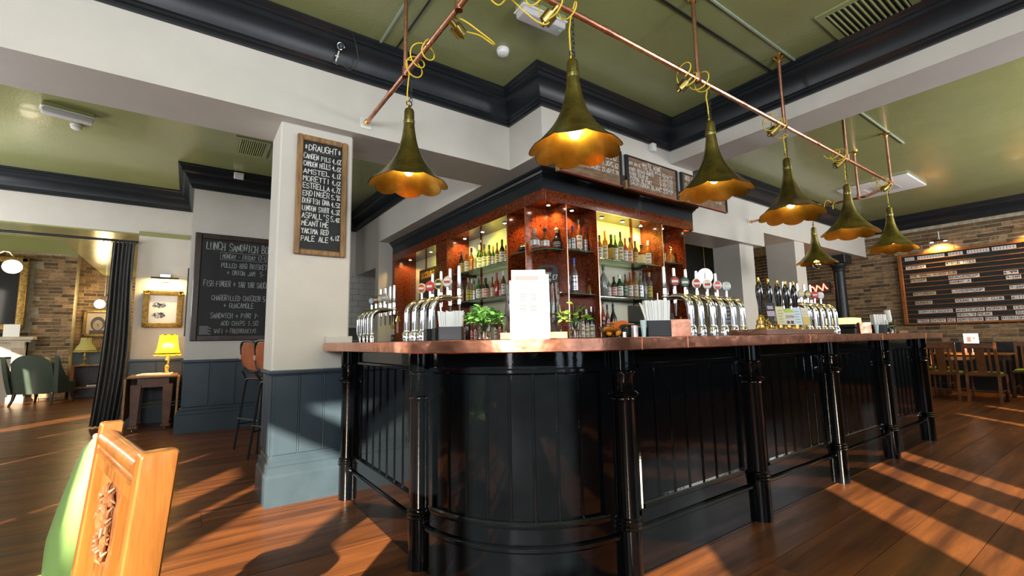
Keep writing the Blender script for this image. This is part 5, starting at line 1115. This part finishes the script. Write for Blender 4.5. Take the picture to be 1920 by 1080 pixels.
# lime leather chair standing just beyond it
t = thing('leather_chair', 'lime green leather chair with a bowed back, half hidden by the carved oak chair', 'chair', (-.62, 1.42, 0), 0)
def cp(px, py, Z): return CAM+(RT*((px-960)/FPX)-UP*((py-540)/FPX)+FW)*Z-Vector((-.62, 1.42, 0))
SIL = [(183, 819), (173, 823), (155, 842), (136, 883), (120, 921), (101, 970), (86, 1012), (82, 1035), (78, 1070), (74, 1110)]
CRE = [(190, 835), (184, 852), (176, 874), (164, 894), (136, 933), (117, 982), (97, 1040), (88, 1065), (82, 1090), (78, 1120)]
n = len(SIL); LV = []
for i in range(n):
    (ax_, ay_), (bx_, by_) = SIL[i], CRE[i]; py = ay_
    e = min(1, .16+i*.2)
    LV += [cp(ax_+90*e, py+12, 1.33), cp(ax_+50*e, py, 1.30), cp(ax_+14*e, py, 1.27), cp(ax_, py, 1.23), cp(ax_*.75+bx_*.25+1, py*.75+by_*.25, 1.19), cp(bx_, by_, 1.15), cp(bx_+18*e, by_+6, 1.15), cp(bx_+45*e, by_+12, 1.17), cp(bx_+75*e, by_+14, 1.22), cp(ax_+92*e, py+16, 1.30)]
W1 = 10; fs = [(i*W1+k, i*W1+(k+1) % W1, (i+1)*W1+(k+1) % W1, (i+1)*W1+k) for i in range(n-1) for k in range(W1)]+[tuple(range(W1)), tuple((n-1)*W1+k for k in range(W1))[::-1]]
MB().add(LV, fs).build('back', LIME, t, smooth=.9)
sc_ = sum((Vector(p) for p in LV[-W1:]), Vector())/W1
MB().box(sc_.x-.17, sc_.y-.17, .38, sc_.x+.17, sc_.y+.17, sc_.z+.02, b=.03).build('seat', LIME, t)
for x, y in ((-.13, -.13), (-.13, .13), (.13, -.13), (.13, .13)): MB().cyl((sc_.x+x, sc_.y+y, .39), (sc_.x+x*1.15, sc_.y+y*1.15, 0), .02, .014).build('leg', OAKD, t)
MB().ball(cp(181, 818, 1.22), .008, 10, 8).build('stud', solid('pink_stud', (.6, .35, .28), .4), t)
# bar stools
def stool(x, y, rz, label):
    t = thing('bar_stool', label, 'bar stool', (x, y, 0), rz, 'tan leather bar stools beside the pillar')
    fr = .0125; S = .19
    for sx in (-1, 1):
        for sy in (-1, 1): MB().tube([(sx*(S+.02), sy*(S+.02), 0), (sx*S*.8, sy*S*.8, .70), (sx*S*.6, sy*S*.8, .74), (0, sy*S*.8, .745)], fr, 8).build('leg', IRON, t)
        MB().cyl((sx*(S+.005), -S-.005, .26), (sx*(S+.005), S+.005, .26), .009).build('foot_rail', IRON, t)
    for sy in (-1, 1): MB().cyl((-S-.003, sy*(S+.003), .32), (S+.003, sy*(S+.003), .32), .009).build('foot_rail', IRON, t)
    MB().box(-.16, -.16, .745, .16, .16, .775, b=.01).build('seat', DARKW, t)
    P = [(.17*math.cos(2*PI*k/28)*1.0, -.20-.03*math.sin(2*PI*k/28), .96+.165*math.sin(2*PI*k/28)) for k in range(28)]
    P = [((abs(math.cos(2*PI*k/28))**.6)*math.copysign(.165, math.cos(2*PI*k/28)), -.20-.035*math.sin(2*PI*k/28), .975+.165*(abs(math.sin(2*PI*k/28))**.6)*math.copysign(1, math.sin(2*PI*k/28))) for k in range(28)]
    MB().tube(P, .013, 8, True).build('back_hoop', IRON, t)
    vs = [(x_*.86, y_+.006+.03*(1-(x_/.165)**2), .975+(z_-.975)*.90) for x_, y_, z_ in P]; vs2 = [(x_, y_-.018, z_) for x_, y_, z_ in vs]; n = len(P)
    MB().add(vs+vs2, [tuple(range(n)), tuple(range(2*n-1, n-1, -1))]+[(k, (k+1) % n, n+(k+1) % n, n+k) for k in range(n)]).build('back_pad', TAN, t)
    for s in (-1, 1): MB().box(s*.165-.018, -.22, .945, s*.165+.018, -.18, .995, b=.006).build('leather_strap', mat('tan_strap', (.5, .22, .12), .5), t); MB().tube([(s*.12, -.17, .75), (s*.12, -.21, .82)], .01, 8).build('back_stay', IRON, t)
stool(.80, 5.10, -1.15, 'tan leather bar stool nearer the pillar'); stool(.73, 5.72, -1.15, 'tan leather bar stool further from the pillar')

# drop leaf table with lamp
t = thing('drop_leaf_table', 'small old drop leaf table with both flaps down, against the slate dado', 'table', (-.34, 8.25, 0))
MB().box(-.30, -.42, .685, .24, .36, .71, b=.008).build('table_top', mat('worn_oak', (.34, .17, .06), .4, noise=.4, nscale=7), t)
for s, x in ((-1, -.31), (1, .25)): MB().box(x-.012, -.40, .12, x+.012, .34, .685, Matrix.Rotation(0, 4, 'Y'), b=.004).build('drop_leaf', MATS['worn_oak'], t)
MB().box(-.19, -.34, .56, .15, .28, .685).build('apron', OAKD, t, smooth=None)
for sx in (-.20, .14):
    for sy in (-.34, .25):
        mb = MB(); mb.add([(sx-.055, sy-.04, .60), (sx+.055, sy-.04, .60), (sx+.055, sy+.04, .60), (sx-.055, sy+.04, .60), (sx-.035, sy-.03, .07), (sx+.035, sy-.03, .07), (sx+.035, sy+.03, .07), (sx-.035, sy+.03, .07)], [(0, 1, 2, 3), (7, 6, 5, 4), (0, 4, 5, 1), (1, 5, 6, 2), (2, 6, 7, 3), (3, 7, 4, 0)]).box(sx-.055, sy-.05, .025, sx+.055, sy+.05, .075, b=.012)
        lg = mb.build('leg', OAKD, t); MB().cyl((sx, sy-.01, .0), (sx, sy+.01, .025), .012).build('caster', STEEL, lg)
nw = thing('newspaper', 'folded newspapers lying under the yellow lamp', 'newspaper', (-.36, 8.22, .71)); bx(-.20, -.2, 0, .18, .16, .012, b=.004).build('lower_fold', PAPER, nw); bx(-.16, -.16, .012, .2, .14, .02, b=.003).build('upper_fold', PAPER, nw)
def table_lamp(x, y, z, label, shade, h, r0, r1, base_m, pw, lit):
    t = thing('table_lamp', label, 'table lamp', (x, y, z)); b = h*.48
    MB().lathe([(.075, 0), (.075, .012), (.03, .03), (.018, .05), (.026, b*.35), (.03, b*.42), (.016, b*.5), (.024, b*.66), (.028, b*.78), (.014, b*.92), (.010, b), (.01, b+.05)], 16).build('base', base_m, t)
    vs = []; fs = []; n = 32; pr = [(r0*1.0, b-.005), (r0*1.0, b+.012), (r0*.93, b+.03), (r0*.80, b+(h-b)*.3), (r1*1.12, b+(h-b)*.6), (r1, h)]
    for i, (r, zz) in enumerate(pr):
        for k in range(n): q = 2*PI*k/n; rr = r*(1+(.03 if i < 2 else .015)*math.cos(q*8)); vs.append((rr*math.cos(q), rr*math.sin(q), zz+(.006*math.cos(q*8) if i == 0 else 0)))
    for i in range(len(pr)-1):
        for k in range(n): fs.append((i*n+k, i*n+(k+1) % n, (i+1)*n+(k+1) % n, (i+1)*n+k))
    s = MB().add(vs, fs).build('shade', shade, t); MB().lathe([(r0*1.01, b+.012), (r0*1.02, b+.022), (r0*.99, b+.03)], 32, caps=False).lathe([(r1*1.01, h-.012), (r1*1.01, h)], 24, caps=False).build('braid', GILT, s)
    MB().ball((0, 0, b+.10), .03, 12, 8).build('bulb', BULB if lit else WHITE, t)
    if lit: lamp('lamp_light', 'POINT', (x, y, z+b+.12), pw, (1, .66, .2), shadow_soft_size=.05)
SHY = mat('yellow_silk_shade', (.80, .50, .03), .6, emit=(1, .50, .01), estr=1.1, trans=.2)
SHG = mat('olive_fringed_shade', (.24, .22, .08), .7, emit=(.6, .45, .1), estr=.12)
p = at(312, 699, 'y', 8.2); table_lamp(p.x, 8.2, .71, 'brass table lamp with a bright yellow pleated shade on the drop leaf table', SHY, .56, .155, .10, BRASSP, 9, True)

# pictures
def picture(label, o, w, h, fw, art, lit=True, orn=True):
    M = frame_M(o, (1, 0, 0)); t = thing('framed_picture', label, 'picture', o); t.matrix_world = M
    bx(fw*.7, -.01, fw*.7, w-fw*.7, .0, h-fw*.7).build('paper', PAPER if orn else solid('sepia', (.32, .27, .22), .6), t, smooth=None)
    for q in ((0, 0, fw, h), (w-fw, 0, w, h)): bx(q[0], -.045, q[1], q[2], 0, q[3], b=fw*.28).build('frame_side', GILT, t)
    for q in ((0, 0, w, fw), (0, h-fw, w, h)): bx(q[0], -.045, q[1], q[2], 0, q[3], b=fw*.28).build('frame_rail', GILT, t)
    if orn:
        g = MB(); RR = random.Random(8)
        for cx, cz in ((fw/2, fw/2), (w-fw/2, fw/2), (fw/2, h-fw/2), (w-fw/2, h-fw/2)):
            for k in range(7): g.ball((cx+RR.uniform(-.03, .03), -.047, cz+RR.uniform(-.03, .03)), RR.uniform(.012, .022), 8, 5)
        g.build('corner_ornament', GILT, t)
    art(t); return t
def skulls(t):
    for zc in (.335, .185):
        g = MB(); RR = random.Random(int(zc*100))
        for k in range(70): a = RR.uniform(0, 2*PI); rr = RR.random()**.5; g.box(-.011, 0, -.004, .011, .001, .004, Matrix.Translation((.20+.075*rr*math.cos(a)-.01, -.0115, zc+.042*rr*math.sin(a))) @ Matrix.Rotation(RR.uniform(-.8, .8), 4, 'Y'))
        g.build('engraving', solid('engraving_grey', (.28, .29, .31), .7), t, smooth=None)
        MB().box(.255, -.012, zc-.02, .272, -.0105, zc+.012).box(.24, -.012, zc+.03, .262, -.0105, zc+.036).build('engraving_dark', INK, t, smooth=None)
picture('small gilt framed print of two grey skull engravings under a picture light', (-.585, 8.70, 1.385), .485, .56, .075, skulls)
def portrait(t):
    DG = solid('portrait_dark', (.05, .045, .04), .7); LG = solid('portrait_light', (.22, .19, .165), .7)
    c = Matrix.Translation((.26, -.0115, .30)); R_ = Matrix.Rotation(PI/2, 4, 'X')
    MB().prism([(.13*math.cos(2*PI*k/20), .17*math.sin(2*PI*k/20)) for k in range(20)], -.001, .0, c @ R_).build('portrait_hair', DG, t, smooth=None)
    MB().prism([(.085*math.cos(2*PI*k/20), .12*math.sin(2*PI*k/20)-.03) for k in range(20)], .0, .001, c @ R_).build('portrait_face', LG, t, smooth=None)
    MB().box(-.05, -.003, .0, -.015, -.0015, .008, c).box(.015, -.003, 0, .05, -.0015, .008, c).box(-.006, -.003, -.06, .012, -.0015, -.0, c).box(-.14, -.003, -.24, .14, -.0015, -.15, c).build('portrait_features', DG, t, smooth=None)
picture('gilt framed grey portrait print on the dim brick recess', (-2.02, 14.37, 1.36), .62, .62, .06, portrait, orn=False)
t = thing('picture_light', 'brass picture light with steel plates above the gilt skull print', 'picture light', (-.34, 8.70, 2.10)); bx(-.07, -.03, -.02, .07, .015, .1, b=.004).build('plate', STEEL, t); MB().cyl((-.17, -.09, .03), (.17, -.09, .03), .012).build('bar', IRON, t); MB().cyl((0, -.02, .03), (0, -.09, .03), .008).build('arm', IRON, t)
lamp('picture_glow', 'AREA', (-.34, 8.60, 2.10), 4.5, (1, .72, .28), direction=(0, .35, -1), shape='RECTANGLE', size=.34, size_y=.03)
t = thing('black_rod', 'thin black upright strip in the wall corner beside the lunch board', 'rod', (-.055, 8.60, 1.25)); MB().box(-.01, -.012, 0, .01, .012, 1.05).build('strip', BLACK, t); MB().box(-.012, -.014, 0, .012, .014, .03).build('foot_cap', IRON, t)

# curtain on its rail
t = thing('curtain', 'heavy charcoal curtain gathered at the right of the far room opening', 'curtain', (-.8, 8.62, 0))
vs = []; nx, nz = 60, 16
for i in range(nz+1):
    f = i/nz; z = .02+2.60*f
    for k in range(nx+1):
        g = k/nx; wd = .27+.03*(1-f)**1.5+.02*math.sin(f*5); x = -.20-.06*(1-f)+.045*f+g*wd+.02*math.sin(f*4)
        vs.append((x, .045*math.sin(g*2*PI*6.0+.6*math.sin(f*3))*(0.7+.5*(1-f))+.015*math.sin(g*31+f*2), z))
fs = [(i*(nx+1)+k, i*(nx+1)+k+1, (i+1)*(nx+1)+k+1, (i+1)*(nx+1)+k) for i in range(nz) for k in range(nx)]
n0 = len(vs); vs += [(x, y+.006, z) for x, y, z in vs]; fs += [tuple(q+n0 for q in f[::-1]) for f in fs]
MB().add(vs, fs).build('drape', mat('charcoal_wool', (.10, .104, .104), .9, noise=.3, nscale=30), t, smooth=1.5)
MB().cyl((-2.9, 0, 2.645), (.12, 0, 2.645), .018).build('curtain_rail', IRON, t)
hk = MB()
for k in range(9): hk.tube([(-.27+.045*k, .022*math.cos(2*PI*j/8), 2.645-.012+.03*math.sin(2*PI*j/8)) for j in range(8)], .004, 5, True)
hk.build('curtain_rings', IRON, t)

# far room
t = thing('fireplace', 'pale stone fireplace surround with a mantel shelf on the chimney breast', 'fireplace', (-3.6, 14, 0)); STONE = mat('stone', (.52, .46, .36), .6, noise=.2, nscale=6)
MB().box(-.95, -.30, 1.29, .93, 0, 1.36, b=.012).box(-.90, -.24, 1.25, .88, 0, 1.29).build('mantel_shelf', STONE, t); MB().box(-.85, -.12, .95, .80, 0, 1.25).build('frieze', STONE, t)
for x in (-.82, .60): MB().box(x, -.14, 0, x+.22, 0, .95).box(x-.02, -.16, 0, x+.24, 0, .12).build('jamb', STONE, t); MB().prism([(0, 0), (.0, .30), (-.26, .30), (-.25, .18), (-.15, .06), (-.12, 0)], 0, .2, Matrix.Translation((x+.0, 0, .95)) @ Matrix(((0, 0, 1, 0), (1, 0, 0, 0), (0, 1, 0, 0), (0, 0, 0, 1)))).build('corbel', STONE, t)
MB().box(-.6, -.03, 0, .6, -.01, .95).build('hearth_opening', mat('soot', (.02, .018, .016), .9), t)  # flat dark panel drawn in place of the hearth recess
t = thing('gilt_mirror', 'big dark mirror in a gilt frame standing on the mantel', 'mirror', (-3.7, 13.9, 1.5)); t.matrix_world = frame_M((-4.35, 13.86, 1.50), (1, 0, 0))
bx(.05, -.01, .05, 1.42, .0, 1.48).build('mirror_glass', mat('old_mirror', (.03, .03, .032), .08), t)
for q in ((0, 0, .13, 1.55), (1.35, 0, 1.48, 1.55)): bx(q[0], -.06, q[1], q[2], .01, q[3], b=.03).build('frame_side', GILT, t)
for q in ((0, 0, 1.48, .13), (0, 1.42, 1.48, 1.55)): bx(q[0], -.06, q[1], q[2], .01, q[3], b=.03).build('frame_rail', GILT, t)
t = thing('menu_card', 'white card standing on the mantel below the mirror', 'card', (-3.02, 13.78, 1.36)); bx(-.12, -.004, 0, .12, .004, .26).build('sheet', PAPER, t, smooth=None); bx(-.1, .004, 0, .1, .05, .01).build('foot', PAPER, t, smooth=None)
t = thing('mantel_jug', 'small cream jug on the mantel at the left edge', 'jug', (-3.36, 13.8, 1.36)); MB().lathe([(.04, 0), (.055, .04), (.045, .1), (.05, .15)], 14).build('body', LC['cream'], t); MB().tube([(.045, 0, .12), (.085, 0, .1), (.055, 0, .04)], .008, 6).build('handle', LC['cream'], t)
GLB = mat('lit_opal_globe', (1, .95, .85), .4, emit=(1, .86, .6), estr=7)
p = at(23, 500, 'y', 9.6); t = thing('globe_lamp', 'oval opal globe on a curved brass arm at the left edge', 'globe lamp', tuple(p)); MB().ball((0, 0, 0), .105, 20, 14, .95).build('globe', GLB, t); MB().tube([(0, 0, .1), (0, 0, .16), (-.04, 0, .21), (-.10, 0, .22), (-.16, 0, .18), (-.2, 0, .10), (-.34, 0, .12), (-.60, 0, .2), (-.75, 0, .30), (-.75, 0, 2.8-p.z)], .01, 8).build('arm', BRASSP, t)
p = at(187, 570, 'y', 14.05); t = thing('globe_lamp', 'small glowing globe on a thin conduit in the brick recess', 'globe lamp', tuple(p)); MB().ball((0, 0, 0), .10, 16, 10).build('globe', GLB, t); MB().tube([(0, 0, .09), (.0, .1, .14), (.05, .27, .2), (.05, .28, 2.78-p.z)], .014, 8).build('conduit', STEEL, t); lamp('globe_light', 'POINT', tuple(p-Vector((0, .15, .0))), 22, (1, .72, .32), shadow_soft_size=.1)
LEA = mat('green_leather', (.045, .065, .05), .32, noise=.2, nscale=5)
p = at(72, 752, 'z', 0); t = thing('armchair', 'dark green leather wing armchair turned away from us before the fireplace', 'armchair', (-2.45, 12.9, 0), -.35)
def shell(pts_fn, name, na=14, nz=10, th=.09, m=LEA):
    vs = []
    for i in range(nz+1):
        for k in range(na+1): vs.append(pts_fn(k/na, i/nz, 0))
    n1 = len(vs)
    for i in range(nz+1):
        for k in range(na+1): vs.append(pts_fn(k/na, i/nz, th))
    W1 = na+1; fs = [(i*W1+k, i*W1+k+1, (i+1)*W1+k+1, (i+1)*W1+k) for i in range(nz) for k in range(na)]
    fs += [tuple(n1+q for q in f[::-1]) for f in fs[:]]
    for k in range(na): fs += [(k+1, k, n1+k, n1+k+1), (nz*W1+k, nz*W1+k+1, n1+nz*W1+k+1, n1+nz*W1+k)]
    for i in range(nz): fs += [(i*W1, (i+1)*W1, n1+(i+1)*W1, n1+i*W1), ((i+1)*W1+na, i*W1+na, n1+i*W1+na, n1+(i+1)*W1+na)]
    return MB().add(vs, fs).build(name, m, t)
def backf(g, f, o):
    a = (g-.5)*2; top = .98-.16*abs(a)**3; z = .22+(top-.22)*f
    return (a*.36*(1-.10*f), -.02+o+.06*abs(a)**2-.16*f, z)
shell(backf, 'back', th=.10)
LEAL = LEA
for s in (-1, 1):
    shell(lambda g, f, o, s=s: (s*(.33+o*.8-.0*f+.06*f), .0+g*(.60-.38*f**.7)-.16*f, .22+(.40+.34*f*(1-g)**1.3)*f), 'arm', th=.09, m=LEA)
MB().box(-.34, .0, .24, .34, .66, .44, b=.05).build('seat', LEA, t)
for sx in (-.30, .30):
    for sy in (.02, .60): MB().tube([(sx, sy, .24), (sx*1.03, sy-(.02 if sy < .3 else -.02), .12), (sx*1.1, sy-(.07 if sy < .3 else -.04), 0)], [.035, .026, .02], 8).build('leg', DARKW, t)
t = thing('side_shelf', 'low oak shelf unit beside the curtain, carrying papers and a lamp', 'shelf', (-1.65, 14.0, 0)); 
MB().box(-.42, -.17, 0, -.37, .17, .72).build('upright', OAK, t, smooth=None); MB().box(.40, -.17, 0, .45, .17, .72).build('upright', OAK, t, smooth=None)
for z in (.70, .22): MB().box(-.42, -.18, z, .45, .18, z+.035, b=.003).build('shelf_board', OAK, t)
MB().box(-.37, .15, .0, .40, .17, .70).build('back', DARKW, t, smooth=None)
t = thing('paper_stack', 'stack of papers on the lower board of the oak shelf', 'papers', (-1.6, 13.95, .255)); bx(-.2, -.1, 0, .2, .1, .03).build('lower_sheets', PAPER, t, smooth=None); bx(-.17, -.1, .03, .22, .1, .05).build('upper_sheets', GREYP, t, smooth=None)
t = thing('open_book', 'white papers lying on top of the oak shelf', 'papers', (-1.45, 13.95, .735)); bx(-.16, -.1, 0, .16, .1, .015).build('sheets', PAPER, t, smooth=None); bx(-.14, -.08, .015, .1, .1, .025).build('loose_sheet', PAPER, t, smooth=None)
table_lamp(-1.88, 13.95, .735, 'table lamp with a drooping olive fringed shade on the oak shelf', SHG, .60, .20, .09, BRASS, 2.5, True)

# right rear odds and ends
p = at(1322, 518, 'y', 5.8); t = thing('globe_lamp', 'round opal globe glowing in the dark space right of the back bar', 'globe lamp', tuple(p)); MB().ball((0, 0, 0), .16, 20, 14, 1.1).build('globe', GLB, t); MB().tube([(0, 0, .17), (0, 0, CEIL-p.z)], .01, 8).build('rod', BRASSP, t); lamp('globe_light', 'POINT', tuple(p-Vector((0, .3, 0))), 8, (1, .8, .5), shadow_soft_size=.16)
p = at(1535, 540, 'x', 11.9); t = thing('neon_sign', 'glowing red neon squiggle on the brick wall behind the right taps', 'neon sign', tuple(p)); NEON = mat('red_neon', (1, .05, .03), .4, emit=(1, .06, .03), estr=14)
MB().tube([(0, .17-.035*k, .07*math.sin(k*1.7)+.03*math.cos(k*3.1)) for k in range(11)], .012, 8).build('tube', NEON, t); bx(.01, -.22, -.12, .1, .22, .12).build('panel', BLACK, t, smooth=None)
p = at(1578, 610, 'y', 3.2); t = thing('food_warmer', 'black counter warmer with amber light behind the right hand taps', 'warmer', (9.5, 3.0, 0)); q = at(1578, 590, 'y', 3.0); t.location = (q.x, 3.0, 0)
bx(-.25, -.25, 0, .25, .25, 1.2, b=.01).build('cabinet', BLACK, t); bx(-.27, -.27, 1.2, .27, .27, 1.26, b=.01).build('lid', BLACK, t); bx(-.2, -.2, 1.26, .2, .2, 1.36, b=.02).build('amber_lamp', mat('amber_glow', (1, .6, .15), .4, emit=(1, .55, .1), estr=3), t)
t = thing('wall_notice', 'white paper notice pinned on the side of the nearer rear column', 'notice', (6.91, 3.9, 1.3)); t.matrix_world = frame_M((6.915, 4.02, 1.0), (0, -1, 0)); bx(0, -.003, .0, .30, 0, .62).build('sheet', PAPER, t, smooth=None)
pr = MB()
for k in range(9): pr.box(.03, -.005, .06+k*.06, .22-.03*(k % 3), -.003, .075+k*.06)
pr.build('print', GREYP, t, smooth=None)
# bits on the left end upright of the back bar
t = thing('wall_notice', 'stack of small yellow, white and black cards on the end of the back bar', 'notice', (2.76, 7.36, 1.2)); t.matrix_world = frame_M((2.752, 7.42, 1.12), (0, -1, 0))
for (z0, z1, m, n) in ((.22, .32, LC['yellow'], 'yellow_card'), (.11, .21, LC['white'], 'white_card'), (0, .10, LC['black'], 'black_card')): bx(0, -.004, z0, .16, 0, z1).build(n, m, t, smooth=None)
MB().tube([Vector((.08+.03*math.cos(2*PI*k/14), -.006, .05+.02*math.sin(2*PI*k/14))) for k in range(14)], .003, 5, True).build('eye_logo', CHALK, t)
t = thing('wall_horn', 'small brass hand bell on a hook at the left end of the back bar', 'bell', (2.72, 7.05, 1.45)); MB().lathe([(.05, 0), (.03, .05), (.022, .08), (.006, .085)], 14, Matrix.Rotation(.5, 4, 'X')).build('bell', BRASSP, t); MB().tube([(0, 0, .085), (0, .02, .14), (.03, .02, .16)], .006, 6).build('hook', BRASS, t); bx(-.01, -.02, -.2, .01, .02, -.02).build('pull_strap', LC['pink'], t)
